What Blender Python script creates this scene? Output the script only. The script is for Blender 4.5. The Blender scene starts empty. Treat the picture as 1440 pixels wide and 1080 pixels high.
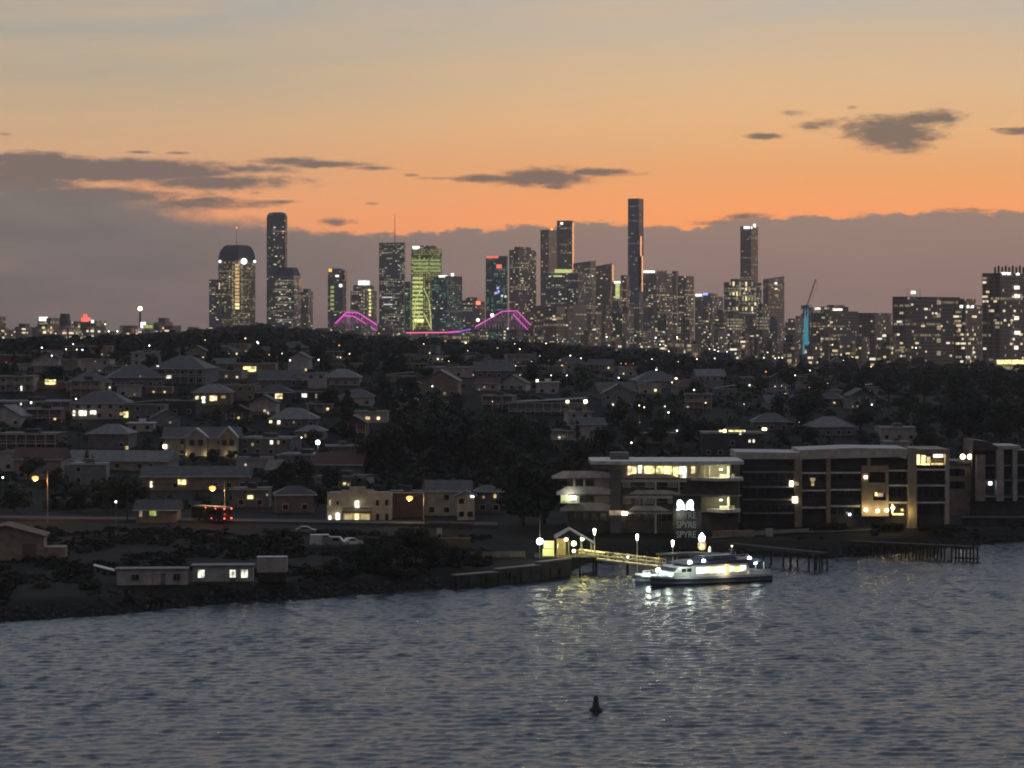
import bpy, math, random
import numpy as np
from mathutils import Vector, noise
R = random.Random(11)
F, CX, HY, CH = 3518.0, 720.0, 470.0, 46.0      # focal length in photo pixels, horizon, camera height (m)
SC = bpy.context.scene
COL = SC.collection
def X(px, Y): return (px - CX) / F * Y
def Z(py, Y): return CH - (py - HY) / F * Y
def PX(x, y): return CX + x / y * F
def PY(z, y): return HY + (CH - z) * F / y

# ---------------------------------------------------------------- mesh builder
class MB:
    def __init__(s): s.v = []; s.f = []
    def add(s, vs, fs):
        n = len(s.v); s.v += [tuple(p) for p in vs]; s.f += [tuple(i + n for i in q) for q in fs]; return s
    def box(s, x0, x1, y0, y1, z0, z1):
        return s.add([(x0,y0,z0),(x1,y0,z0),(x1,y1,z0),(x0,y1,z0),(x0,y0,z1),(x1,y0,z1),(x1,y1,z1),(x0,y1,z1)],
                     [(3,2,1,0),(4,5,6,7),(0,1,5,4),(1,2,6,5),(2,3,7,6),(3,0,4,7)])
    def prism(s, poly, z0, z1, top=None):
        n = len(poly); t = top or poly
        return s.add([(x,y,z0) for x,y in poly] + [(x,y,z1) for x,y in t],
                     [tuple(range(n))[::-1], tuple(range(n,2*n))] + [(i,(i+1)%n,n+(i+1)%n,n+i) for i in range(n)])
    def slab(s, poly, y0, y1):
        n = len(poly)
        return s.add([(x,y0,z) for x,z in poly] + [(x,y1,z) for x,z in poly],
                     [tuple(range(n)), tuple(range(n,2*n))[::-1]] + [((i+1)%n,i,n+i,n+(i+1)%n) for i in range(n)])
    def tube(s, p, q, r, n=6, r2=None):
        p, q = Vector(p), Vector(q); d = (q - p).normalized(); r2 = r if r2 is None else r2
        a = d.orthogonal().normalized(); b = d.cross(a)
        vs = []
        for c, rr in ((p, r), (q, r2)):
            for i in range(n):
                t = 2*math.pi*i/n; vs.append(c + a*(math.cos(t)*rr) + b*(math.sin(t)*rr))
        return s.add(vs, [(i,(i+1)%n,n+(i+1)%n,n+i) for i in range(n)] + [tuple(range(n))[::-1], tuple(range(n,2*n))])
    def lathe(s, prof, n=12, c=(0,0,0)):
        vs = []; m = len(prof)
        for r, z in prof:
            for i in range(n):
                t = 2*math.pi*i/n; vs.append((c[0]+r*math.cos(t), c[1]+r*math.sin(t), c[2]+z))
        fs = [(k*n+i, k*n+(i+1)%n, (k+1)*n+(i+1)%n, (k+1)*n+i) for k in range(m-1) for i in range(n)]
        return s.add(vs, fs + [tuple(range(n))[::-1], tuple(range((m-1)*n, m*n))])
    def ball(s, c, r, n=10):
        return s.lathe([(max(.001, r*math.sin(math.pi*k/6)), -r*math.cos(math.pi*k/6)) for k in range(7)], n, c)
    def mesh(s, name, mat, smooth=False):
        me = bpy.data.meshes.new(name); me.from_pydata(s.v, [], s.f); me.update()
        if mat: me.materials.append(mat)
        if smooth: me.polygons.foreach_set('use_smooth', [True]*len(me.polygons))
        return me
    def build(s, name, mat, parent=None, smooth=False, loc=None):
        return link(name, s.mesh(name, mat, smooth), parent, loc)
def link(name, data, parent=None, loc=None, rz=0):
    o = bpy.data.objects.new(name, data); COL.objects.link(o)
    if parent: o.parent = parent
    if loc: o.location = loc
    if rz: o.rotation_euler = (0, 0, rz)
    return o
def tag(o, label, cat, group=None, kind=None):
    o['label'] = label; o['category'] = cat
    if group: o['group'] = group
    if kind: o['kind'] = kind
    return o
def thing(name, label, cat, loc=(0,0,0), rz=0, group=None):
    return tag(link(name, None, None, loc, rz), label, cat, group)
def struct(o): o['kind'] = 'structure'; return o

# automatic labels: look + nearest landmark, made unique afterwards
MARKS = [(282,625,'two-gabled house'),(505,710,'stepped-parapet white building'),(447,622,'bright white hillside lamp'),
 (620,640,'big central tree clump'),(310,725,'bus with red tail lights'),(910,690,'lit penthouse apartments'),(1150,680,'long pale apartment block'),
 (260,805,'riverside cabins'),(795,760,'lit ferry shelter'),(333,400,'domed tower'),(600,462,'magenta bridge deck'),(894,400,'tallest tower'),
 (600,410,'green-lit tower'),(1134,460,'blue-lit crane'),(20,535,'flat-roofed house at left edge'),(1410,450,'tower at right edge'),
 (355,520,'yellow-windowed house'),(1030,605,'modern house with lit strip'),(770,545,'white cube house'),(698,410,'red-topped tower'),
 (50,690,'leftmost orange street lamp'),(1390,660,'twin-pier apartments'),(197,455,'lit slender column'),(1045,430,'white-capped tower'),
 (120,575,'house with three white windows'),(628,700,'weatherboard gable house'),(120,460,'red rooftop sign'),(465,435,'orange-lamped tower'),
 (1295,460,'masted dark block'),(1170,595,'pale hipped roof on right'),(630,520,'long pale hillside building')]
AUTO = []
def auto(o, base, px, py, fb=('behind','below')):
    AUTO.append((o, base, px, py, fb)); return o
ORD = ['leftmost','second from left','third from left','fourth from left','fifth from left','sixth from left','seventh from left','eighth from left','ninth from left','tenth from left']
def finish_labels():
    d = {}
    for o, base, px, py, fb in AUTO:
        m = min(MARKS, key=lambda k: (k[0]-px)**2 + 3*(k[1]-py)**2)
        dx, dy = px - m[0], (py - m[1]) * 1.7
        rel = ('left of' if dx < 0 else 'right of') if abs(dx) > abs(dy) else (fb[0] if dy < 0 else fb[1])
        d.setdefault(f'{base} {rel} the {m[2]}', []).append((px, o))
    for lab, os_ in d.items():
        os_.sort(key=lambda t: t[0]); n = len(os_)
        for i, (px, o) in enumerate(os_):
            w = lab if n == 1 else lab + ', ' + ('rightmost' if i == n-1 else (ORD[i] if i < 10 else f'number {i+1} from left'))
            o['label'] = w

# ---------------------------------------------------------------- materials
def mat(name, col, rough=.7, metal=0, var=.25, scale=.6, spec=.3, bump=0):
    m = bpy.data.materials.new(name); m.use_nodes = True; nt = m.node_tree; b = nt.nodes['Principled BSDF']
    b.inputs['Roughness'].default_value = rough; b.inputs['Metallic'].default_value = metal
    b.inputs['Specular IOR Level'].default_value = spec
    g = nt.nodes.new('ShaderNodeNewGeometry'); n = nt.nodes.new('ShaderNodeTexNoise'); n.inputs['Scale'].default_value = scale
    n.inputs['Detail'].default_value = 5
    nt.links.new(g.outputs['Position'], n.inputs['Vector'])
    r = nt.nodes.new('ShaderNodeMapRange'); r.inputs[1].default_value = .3; r.inputs[2].default_value = .7
    r.inputs[3].default_value = 1-var; r.inputs[4].default_value = 1+var
    nt.links.new(n.outputs['Fac'], r.inputs[0])
    x = nt.nodes.new('ShaderNodeMix'); x.data_type = 'RGBA'; x.blend_type = 'MULTIPLY'; x.inputs[0].default_value = 1
    x.inputs[6].default_value = (*col, 1); nt.links.new(r.outputs[0], x.inputs[7])
    nt.links.new(x.outputs[2], b.inputs['Base Color'])
    if bump:
        bp = nt.nodes.new('ShaderNodeBump'); bp.inputs['Strength'].default_value = bump
        nt.links.new(n.outputs['Fac'], bp.inputs['Height']); nt.links.new(bp.outputs[0], b.inputs['Normal'])
    return m
def em(name, col, s, sample=False):
    m = bpy.data.materials.new(name); m.use_nodes = True; b = m.node_tree.nodes['Principled BSDF']
    b.inputs['Base Color'].default_value = (.6,.6,.6,1)
    b.inputs['Emission Color'].default_value = (*col, 1); b.inputs['Emission Strength'].default_value = s
    m.cycles.emission_sampling = 'FRONT_BACK' if sample else 'NONE'
    return m
def emroom(name, col, s):       # lit room behind glass: brightness differs over the pane (lamp, curtains, furniture)
    m = em(name, col, s); nt = m.node_tree; b = nt.nodes['Principled BSDF']
    g = nt.nodes.new('ShaderNodeNewGeometry'); n = nt.nodes.new('ShaderNodeTexNoise'); n.inputs['Scale'].default_value = .9; n.inputs['Detail'].default_value = 3
    r = nt.nodes.new('ShaderNodeMapRange'); r.inputs[1].default_value = .35; r.inputs[2].default_value = .65
    r.inputs[3].default_value = .25*s; r.inputs[4].default_value = 1.5*s
    nt.links.new(g.outputs['Position'], n.inputs['Vector']); nt.links.new(n.outputs['Fac'], r.inputs[0]); nt.links.new(r.outputs[0], b.inputs['Emission Strength'])
    return m
def facade(name, base, frac, col, s, rough=.25, fl=3.6, bay=3.0, frame=.5, band=.08):
    """tower curtain wall: floor and bay grid, some rooms lit"""
    m = bpy.data.materials.new(name); m.use_nodes = True; nt = m.node_tree; b = nt.nodes['Principled BSDF']; L = nt.links.new
    b.inputs['Roughness'].default_value = rough; b.inputs['Specular IOR Level'].default_value = .6
    def M(op, a, c=None, d=None):
        n = nt.nodes.new('ShaderNodeMath'); n.operation = op
        for i, v in enumerate((a, c, d)):
            if v is None: continue
            if isinstance(v, (int, float)): n.inputs[i].default_value = v
            else: L(v, n.inputs[i])
        return n.outputs[0]
    g = nt.nodes.new('ShaderNodeNewGeometry'); sp = nt.nodes.new('ShaderNodeSeparateXYZ'); L(g.outputs['Position'], sp.inputs[0])
    u = M('DIVIDE', M('ADD', sp.outputs[0], M('MULTIPLY', sp.outputs[1], .8)), bay); v = M('DIVIDE', sp.outputs[2], fl)
    fu, fv = M('FRACT', u), M('FRACT', v)
    win = M('MULTIPLY', M('MULTIPLY', M('GREATER_THAN', fu, .16), M('LESS_THAN', fu, .86)), M('MULTIPLY', M('GREATER_THAN', fv, .28), M('LESS_THAN', fv, .88)))
    cb = nt.nodes.new('ShaderNodeCombineXYZ'); L(M('FLOOR', u), cb.inputs[0]); L(M('FLOOR', v), cb.inputs[1])
    wn = nt.nodes.new('ShaderNodeTexWhiteNoise'); wn.noise_dimensions = '3D'; L(cb.outputs[0], wn.inputs['Vector'])
    cl = nt.nodes.new('ShaderNodeTexNoise'); cl.inputs['Scale'].default_value = .035; L(g.outputs['Position'], cl.inputs['Vector'])
    lit = M('MULTIPLY', win, M('LESS_THAN', wn.outputs['Value'], M('MULTIPLY', M('POWER', cl.outputs['Fac'], 2.4), 3.6*frac)))
    cf = nt.nodes.new('ShaderNodeCombineXYZ'); L(M('FLOOR', v), cf.inputs[1]); L(M('FLOOR', M('DIVIDE', sp.outputs[0], 28.0)), cf.inputs[0])
    wf = nt.nodes.new('ShaderNodeTexWhiteNoise'); L(cf.outputs[0], wf.inputs['Vector'])
    fl_lit = M('MULTIPLY', M('MULTIPLY', win, M('LESS_THAN', wf.outputs['Value'], band)), M('MULTIPLY', wn.outputs['Value'], .55))
    w2 = nt.nodes.new('ShaderNodeSeparateColor'); L(wn.outputs['Color'], w2.inputs[0])
    b.inputs['Emission Color'].default_value = (*col, 1)
    L(M('MULTIPLY', M('ADD', M('MULTIPLY', lit, M('POWER', w2.outputs[1], 1.5)), fl_lit), s), b.inputs['Emission Strength'])
    mx = nt.nodes.new('ShaderNodeMix'); mx.data_type = 'RGBA'; L(win, mx.inputs[0])
    mx.inputs[6].default_value = (*[min(1, c*(1+2*frame)) for c in base], 1); mx.inputs[7].default_value = (*base, 1)
    L(mx.outputs[2], b.inputs['Base Color'])
    m.cycles.emission_sampling = 'NONE'
    return m
WARM, COOL, SOD, YEL, GRN = (1,.76,.42), (.86,.95,1), (1,.42,.08), (1,.85,.35), (.85,1,.45)
M = dict(
 wall_white=mat('white_paint',(.46,.45,.42),.7), wall_cream=mat('cream_paint',(.34,.31,.26),.75), wall_grey=mat('grey_render',(.18,.18,.178),.8),
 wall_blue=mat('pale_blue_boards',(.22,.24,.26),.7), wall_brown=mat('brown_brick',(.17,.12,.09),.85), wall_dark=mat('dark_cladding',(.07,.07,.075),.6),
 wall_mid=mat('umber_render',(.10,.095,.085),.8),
 wall_tan=mat('tan_render',(.30,.25,.19),.8),
 roof_pale=mat('pale_sheet_roof',(.17,.165,.155),.6,0,.3), roof_grey=mat('grey_sheet_roof',(.085,.083,.078),.6,0,.3), roof_dark=mat('charcoal_roof',(.045,.045,.046),.6),
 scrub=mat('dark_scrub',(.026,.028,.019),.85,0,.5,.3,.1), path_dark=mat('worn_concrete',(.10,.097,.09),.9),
 roof_red=mat('red_tile_roof',(.10,.055,.045),.8), trim=mat('white_trim',(.62,.61,.58),.6),
 glass=mat('dark_glass',(.02,.022,.025),.12,0,.2,1,.6), steel=mat('galvanised_steel',(.35,.36,.37),.45,.7), timber=mat('weathered_timber',(.06,.052,.044),.85,bump=.3),
 concrete=mat('concrete',(.30,.29,.27),.85,bump=.2), stone=mat('dark_stone',(.055,.052,.047),.9,0,.5,.5,.2,.5), bark=mat('bark',(.07,.055,.04),.9),
 asphalt=mat('asphalt',(.05,.05,.052),.85), leafA=mat('leaf_deep_green',(.042,.052,.030),.75,0,.5,.35,.15), leafB=mat('leaf_olive',(.052,.056,.032),.75,0,.5,.35,.15),
 leafC=mat('leaf_blue_green',(.036,.046,.034),.75,0,.5,.35,.15), wood=mat('far_foliage',(.034,.037,.027),.85,0,.6,.06,.1),
 rubber=mat('tyre_rubber',(.02,.02,.02),.9), car_white=mat('white_car_paint',(.6,.6,.6),.3,0,.05,.5,.6), car_grey=mat('silver_car_paint',(.3,.31,.32),.3,.4,.05,.5,.6), bus_paint=mat('dark_bus_paint',(.035,.028,.028),.4),
 hull_white=mat('white_gelcoat',(.62,.64,.66),.3,0,.08,.5,.6), hull_blue=mat('navy_hull_paint',(.035,.05,.10),.35,0,.1,.5,.6), buoy=mat('buoy_paint',(.03,.045,.03),.6),
 black=mat('black_metal',(.03,.03,.03),.5), blue_steel=mat('blue_crane_paint',(.05,.25,.35),.5),
 l_warm=emroom('lit_room_warm',WARM,1.5), l_dim=emroom('lit_room_dim',WARM,.30), l_yel=emroom('lit_room_yellow',YEL,1.6), l_white=emroom('lit_room_white',(1,.93,.75),1.7),
 l_grn=emroom('lit_office_green',(.88,.95,.30),.85), l_grnd=emroom('lit_office_green_dim',(.8,1,.25),.42), l_cool=emroom('lit_room_cool',COOL,1.0), l_amber=emroom('lit_lobby_amber',(1,.68,.25),.8),
 lamp_w=em('lamp_warm',(1,.8,.5),7), lamp_c=em('lamp_cool',(.8,.95,1),7), lamp_s=em('lamp_sodium',(1,.36,.06),2.6,True), lamp_f=em('lamp_flood',(.95,1,.85),12,True),
 lamp_r=em('lamp_red',(1,.12,.06),3.5), mag=em('magenta_light',(.9,.06,.62),1.35), pink=em('pink_light',(1,.12,.35),1.2), purple=em('purple_light',(.35,.08,.8),1.0),
 red_sign=em('red_sign_light',(1,.13,.09),1.3), cyan=emroom('cyan_glow',(.02,.42,.55),.42), l_cabin=emroom('lit_cabin_window',(1,1,.84),1.15), blue_sign=em('blue_sign_light',(.35,.4,1),1.6), white_sign=em('white_sign_light',(1,1,.95),2.2), sign_yel=em('lit_sign_yellow',(.85,.9,.16),.85,True),
 letters=em('dim_letters',(.5,.7,.72),.085),
 mag_dim=em('magenta_lit_steel',(.8,.06,.6),.07), t_warm=em('room_warm',WARM,.85), t_dim=em('room_dim',WARM,.24), t_white=em('room_white',(1,.9,.68),1.0), t_yel=em('room_yellow',YEL,.8), t_cool=em('room_cool',COOL,.4), lamp_y=em('lamp_yellow',(1,.93,.45),6,True), petal=em('petal_light',(.85,1,.95),3), sunset_gleam=mat('gleam_metal',(.75,.55,.42),.18,1,.1),
)
T = dict(
 dark=facade('tower_dark',(0.084,0.087,0.081),.16,WARM,.55), office=facade('tower_office',(0.099,0.101,0.093),.30,(1,.9,.58),.55,band=.24), brown=facade('tower_brown',(0.180,0.138,0.108),.15,WARM,.5),
 flats=facade('tower_flats',(0.165,0.138,0.112),.19,(1,.8,.48),.75), teal=facade('tower_teal',(0.045,0.075,0.075),.45,(.45,.95,.55),.34), green=facade('tower_green',(0.112,0.120,0.045),.85,(.84,.88,.26),.65,band=.45),
 glass=facade('tower_glass',(0.120,0.124,0.129),.08,(1,.9,.7),.32,.12), low=facade('low_block',(0.173,0.150,0.128),.17,(1,.76,.42),.7,.5,3.2,3.5,band=.06), gold=facade('tower_gold',(0.105,0.087,0.054),.5,(1,.78,.36),.5,band=.2),
 big=facade('near_block',(0.128,0.108,0.090),.12,(1,.83,.52),.5,.5,3.1,3.3),
)
# ---------------------------------------------------------------- terrain
SH = [(-900,360),(-300,392),(0,400),(150,409),(250,420),(320,428),(431,434),(570,447),(667,455),(720,462),(803,474),(815,500),(870,508),(950,517),(1050,520),(1160,512),(1220,520),(1300,532),(1385,547),(1440,554),(1800,600),(2400,640)]
RY = [560,640,700,770,850,930,1050,1400,2000,2600,3200,5200]
RZ = {-600:[4,4,5,10,17,26,32,35,32,29,24,8], 0:[4,4,5,10,18,27,33,36,32,29,24,8], 200:[4,4,5,10,18,27,33,37,37,36,30,8], 360:[4,4,5,9,17,27,34,40,45,49,40,8], 720:[4,4,5,9,16,24,30,33,32,30,26,8],
      520:[4,4,5,9,16,25,32,35,36,36,30,8], 1080:[4,4,5,7,12,17,21,21,18,17,15,8], 1440:[4,4,5,6,9,13,16,18,18,18,14,8], 2100:[4,4,5,6,9,13,16,18,18,18,14,8]}
RK = sorted(RZ)
def lerp_tab(xs, ys, x):
    if x <= xs[0]: return ys[0]
    for i in range(1, len(xs)):
        if x <= xs[i]:
            t = (x-xs[i-1])/(xs[i]-xs[i-1]); return ys[i-1]*(1-t)+ys[i]*t
    return ys[-1]
SHX, SHY = [a for a,_ in SH], [b for _,b in SH]
def shore(px): return lerp_tab(SHX, SHY, px)
def terr(px, Y):
    s = Y - shore(px)
    if s < 0: return max(-4, s*.45)
    zt = lerp_tab(RK, [lerp_tab(RY, RZ[k], Y) for k in RK], px)
    return zt*(.6*min(1, s/7) + .4*min(1, s/90))
def tz(x, y): return terr(PX(x, y), y)
def gnd(px, py, h=0):
    """distance at which the ground (plus h) shows at photo row py in column px"""
    Y = shore(px) + 1
    while Y < 3000:
        if PY(terr(px, Y)+h, Y) <= py: return Y
        Y += 2 if Y < 900 else 6
    return 3000
rows = [340+i*2.5 for i in range(110)]
while rows[-1] < 5150: rows.append(rows[-1]*1.022+1)
cols = list(range(-900, 2341, 18))
b = MB(); n = len(cols)
for Y in rows:
    for px in cols:
        z = terr(px, Y); x = X(px, Y)
        if z > 0: z += .35*noise.noise(Vector((x*.06, Y*.06, 0)))*min(1, z)
        b.v.append((x, Y, z))
for j in range(len(rows)-1):
    for i in range(n-1): b.f.append((j*n+i, j*n+i+1, (j+1)*n+i+1, (j+1)*n+i))
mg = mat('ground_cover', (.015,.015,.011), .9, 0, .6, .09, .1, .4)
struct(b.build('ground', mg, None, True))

# ---------------------------------------------------------------- river
rng = np.random.default_rng(5)
xs = np.arange(-150, 230, .5); ys = np.arange(205, 560, .38)
gx, gy = np.meshgrid(xs, ys)
gz = np.zeros_like(gx)
wx, wy = gx.copy(), gy.copy()
for k in range(110):
    lam = .8*(3.7/.8)**rng.random(); ang = math.radians(-93 + rng.normal(0, 26)); kk = 2*math.pi/lam
    ph = rng.random()*6.28; amp = .0050*lam**.95*(.5+rng.random())
    th = kk*(gx*math.cos(ang)+gy*math.sin(ang)) + ph + .8*np.sin(gx*.05*(1+.3*math.sin(k))+gy*.031+k)
    gz += amp*(np.sin(th) if k % 2 else 2.0*(.64-np.abs(np.sin(th*.5))))
gz = gz*(.9+.12*np.sin(gx*.06+gy*.045)*np.sin(gy*.07-gx*.02)) ; gz = gz + .35*np.maximum(gz,0)**2
ni, nj = len(xs), len(ys)
co = np.stack([gx, gy, gz], -1).reshape(-1, 3).astype(np.float32)
idx = np.arange(ni*nj).reshape(nj, ni)
q = np.stack([idx[:-1,:-1], idx[:-1,1:], idx[1:,1:], idx[1:,:-1]], -1).reshape(-1, 4)
# flat skirt beyond the detailed patch
x0, x1, y0, y1 = xs[0], xs[-1], ys[0], ys[-1]
ext = np.array([(-2500,-400,-.1),(2500,-400,-.1),(2500,y0,-.1),(-2500,y0,-.1),(-2500,760,-.1),(x0,760,-.1),(x0,y0,-.1),(x1,y0,-.1),(x1,760,-.1),(2500,760,-.1)], np.float32)
nb = len(co); co = np.concatenate([co, ext])
q = np.concatenate([q, np.array([(0,1,2,3),(3,6,5,4),(7,2,9,8)])+nb])
me = bpy.data.meshes.new('river'); me.vertices.add(len(co)); me.vertices.foreach_set('co', co.ravel())
me.loops.add(q.size); me.loops.foreach_set('vertex_index', q.ravel().astype(np.int32))
me.polygons.add(len(q)); me.polygons.foreach_set('loop_start', np.arange(0, q.size, 4, dtype=np.int32)); me.polygons.foreach_set('loop_total', np.full(len(q), 4, np.int32))
me.update(calc_edges=True); me.polygons.foreach_set('use_smooth', np.ones(len(q), bool))
wm = bpy.data.materials.new('river_water'); wm.use_nodes = True; nt = wm.node_tree; pb = nt.nodes['Principled BSDF']
pb.inputs['Base Color'].default_value = (.022,.032,.042,1); pb.inputs['Roughness'].default_value = .16; pb.inputs['IOR'].default_value = 1.33
g = nt.nodes.new('ShaderNodeNewGeometry'); mp = nt.nodes.new('ShaderNodeMapping'); mp.inputs['Scale'].default_value = (.55,1,1)
n1 = nt.nodes.new('ShaderNodeTexNoise'); n1.inputs['Scale'].default_value = 3.0; n1.inputs['Detail'].default_value = 4; n1.inputs['Roughness'].default_value = .6
bp = nt.nodes.new('ShaderNodeBump'); bp.inputs['Strength'].default_value = .6; bp.inputs['Distance'].default_value = .13
nt.links.new(g.outputs['Position'], mp.inputs[0]); nt.links.new(mp.outputs[0], n1.inputs['Vector']); nt.links.new(n1.outputs['Fac'], bp.inputs['Height']); nt.links.new(bp.outputs[0], pb.inputs['Normal'])
me.materials.append(wm); struct(link('river', me))

# ---------------------------------------------------------------- camera, render settings
cam = bpy.data.cameras.new('camera'); co_ = link('camera', cam); co_.location = (0,0,CH); co_.rotation_euler = (math.pi/2,0,0)
cam.sensor_width = 36; cam.lens = F/1440*36; cam.shift_y = -(540-HY)/1440; cam.clip_start = 1; cam.clip_end = 40000
SC.camera = co_
SC.view_settings.view_transform = 'Standard'; SC.view_settings.look = 'None'; SC.view_settings.exposure = 0; SC.view_settings.gamma = 1
cy = SC.cycles; cy.max_bounces = 5; cy.diffuse_bounces = 2; cy.glossy_bounces = 3; cy.transmission_bounces = 2; cy.volume_bounces = 0
cy.caustics_reflective = False; cy.caustics_refractive = False; cy.filter_width = 1.9; cy.sample_clamp_indirect = 4; cy.use_denoising = True
# ---------------------------------------------------------------- sky
W = bpy.data.worlds.new('World'); SC.world = W; W.use_nodes = True; nt = W.node_tree; nt.nodes.clear(); L = nt.links.new
SUN_AZ, SUN_EL = math.radians(38), math.radians(1.5)
def Mt(op, a, c=None, d=None, clamp=False):
    n = nt.nodes.new('ShaderNodeMath'); n.operation = op; n.use_clamp = clamp
    for i, v in enumerate((a, c, d)):
        if v is None: continue
        if isinstance(v, (int, float)): n.inputs[i].default_value = v
        else: L(v, n.inputs[i])
    return n.outputs[0]
def smooth(x, lo, hi):
    n = nt.nodes.new('ShaderNodeMapRange'); n.interpolation_type = 'SMOOTHSTEP'; L(x, n.inputs[0])
    n.inputs[1].default_value = lo; n.inputs[2].default_value = hi; n.inputs[3].default_value = 0; n.inputs[4].default_value = 1
    return n.outputs[0]
def mixc(f, a, b_):
    n = nt.nodes.new('ShaderNodeMix'); n.data_type = 'RGBA'
    if isinstance(f, (int,float)): n.inputs[0].default_value = f
    else: L(f, n.inputs[0])
    for i, v in ((6,a),(7,b_)):
        if isinstance(v, tuple): n.inputs[i].default_value = (*v,1)
        else: L(v, n.inputs[i])
    return n.outputs[2]
def ramp(x, stops):
    n = nt.nodes.new('ShaderNodeValToRGB'); L(x, n.inputs[0]); e = n.color_ramp.elements
    while len(e) < len(stops): e.new(.5)
    for el, (p, c) in zip(e, stops): el.position = p; el.color = (*c, 1)
    return n.outputs[0]
tc = nt.nodes.new('ShaderNodeTexCoord'); sp = nt.nodes.new('ShaderNodeSeparateXYZ'); L(tc.outputs['Generated'], sp.inputs[0])
dx, dy, dz = sp.outputs
az = Mt('ARCTAN2', dx, dy); el = Mt('ARCTAN2', dz, Mt('SQRT', Mt('ADD', Mt('MULTIPLY',dx,dx), Mt('MULTIPLY',dy,dy))))
U = Mt('MULTIPLY', az, F/1440); V = Mt('MULTIPLY', el, F/1440)         # azimuth and elevation, in units of the frame's angle
cv = nt.nodes.new('ShaderNodeCombineXYZ'); L(U, cv.inputs[0]); L(V, cv.inputs[1])
def nz(scale, sx, sy, det=6, off=0, rough=.55):
    m_ = nt.nodes.new('ShaderNodeMapping'); m_.inputs['Scale'].default_value = (sx, sy, 1); m_.inputs['Location'].default_value = (off, off*.7, off); L(cv.outputs[0], m_.inputs[0])
    n = nt.nodes.new('ShaderNodeTexNoise'); n.inputs['Scale'].default_value = scale; n.inputs['Detail'].default_value = det; n.inputs['Roughness'].default_value = rough
    L(m_.outputs[0], n.inputs['Vector']); return Mt('SUBTRACT', n.outputs['Fac'], .5)
def s2l(r,g,b): return tuple((c/255/12.92) if c <= 10 else ((c/255+.055)/1.055)**2.4 for c in (r,g,b))
wob = Mt('MULTIPLY', nz(2.2, .8, 3, 4, 3), .05)
Vw = Mt('ADD', V, wob)
VM = 1.3
vn = Mt('DIVIDE', Vw, VM, clamp=True)
def st(py): return (HY-py)/1440/VM
hi = [(.36,(.46,.47,.45)),(.5,(.385,.46,.54)),(.75,(.33,.44,.60)),(1,(.25,.355,.53))]
warm = ramp(vn, [(0,(1.15,.34,.11)),(st(300),(1.22,.43,.135)),(st(245),(1.08,.47,.16)),(st(180),(.98,.54,.24)),(st(110),(.82,.55,.31)),(st(0),(.55,.505,.43))]+hi)
left = ramp(vn, [(0,(.90,.33,.16)),(st(300),(1.0,.42,.19)),(st(245),(.88,.44,.22)),(st(180),(.72,.47,.27)),(st(110),(.50,.43,.32)),(st(0),(.40,.405,.375))]+hi)
back = ramp(vn, [(0,s2l(76,75,85)),(.2,s2l(74,79,92)),(.6,s2l(70,79,95)),(1,s2l(72,83,102))])
clear = mixc(smooth(U, -.55, .25), left, warm)
away = smooth(Mt('ABSOLUTE', Mt('SUBTRACT', az, .25)), .7, 2.0)
clear = mixc(away, clear, back)
streak = Mt('MULTIPLY', nz(3, .7, 7, 6, 9), Mt('MULTIPLY', smooth(V, .1, .2), 1.9))
clear = mixc(Mt('ABSOLUTE', streak, clamp=True), clear, s2l(236,190,140))
# low cloud bank: its upper edge over azimuth
fc = nt.nodes.new('ShaderNodeFloatCurve'); L(Mt('ADD', U, .5, clamp=True), fc.inputs['Value'])
pts = [(0,262),(100,268),(190,276),(240,294),(300,308),(380,319),(470,328),(560,329),(640,325),(720,321),(790,318),(870,315),(915,317),(965,321),(1000,314),(1060,303),(1090,306),(1180,303),(1240,301),(1300,298),(1345,296),(1400,300),(1440,298)]
c = fc.mapping.curves[0]
ev = lambda py: (HY-py)/1440*3
for i, (px, py) in enumerate(pts):
    if i < 2: c.points[0 if i == 0 else 1].location = (px/1440, ev(py))
    else: c.points.new(px/1440, ev(py))
fc.mapping.update()
edge = Mt('DIVIDE', fc.outputs[0], 3)
ragged = Mt('ADD', Mt('ADD', Mt('MULTIPLY', nz(30, 1, 2, 6, 1, .65), .022), Mt('MULTIPLY', nz(90, 1, 1.6, 4, 4, .65), .007)), Mt('MULTIPLY', nz(5, 1, 2, 3, 5), .012))
soft = Mt('ADD', Mt('MULTIPLY', smooth(U, -.12, -.38), .016), .0032)
bank = smooth(Mt('DIVIDE', Mt('SUBTRACT', Mt('ADD', edge, ragged), V), soft), -.6, .9)
# separate clouds: (col, row, half width, half height, strength)
BL = [(150,243,210,18,1.5),(60,232,120,14,1.25),(300,258,150,13,1.05),(20,262,140,20,1.1),(120,278,190,16,1.1),(270,288,130,12,1.0),(345,240,80,10,.85),(400,228,60,8,.9),(470,232,85,7,1.0),(520,237,45,5,.9),(390,285,75,5,.8),
 (200,217,26,3,.8),(250,218,24,3,.75),(15,195,26,4,.75),(470,313,24,8,.8),(500,312,18,5,.55),(522,286,26,4,.6),(575,247,20,4,.6),(360,273,14,7,.55),
 (765,250,75,16,1.15),(700,251,75,7,1.0),(840,243,65,7,1.05),(620,251,50,4,.6),(780,262,40,7,.9),
 (1250,190,75,27,1.2),(1300,172,60,14,1.0),(1265,208,55,14,1.0),(1210,186,45,16,.95),(1150,178,45,11,.75),(1115,163,35,9,.65),(1068,193,34,6,1.0),(1195,155,14,5,.5),(1420,190,35,7,1.0),(1405,188,25,4,.8),
 (1050,306,45,8,.9),(1010,314,50,6,.8),(965,272,25,4,.35),(1175,284,24,3,.4),(1350,298,60,5,.7)]
acc = None
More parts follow.
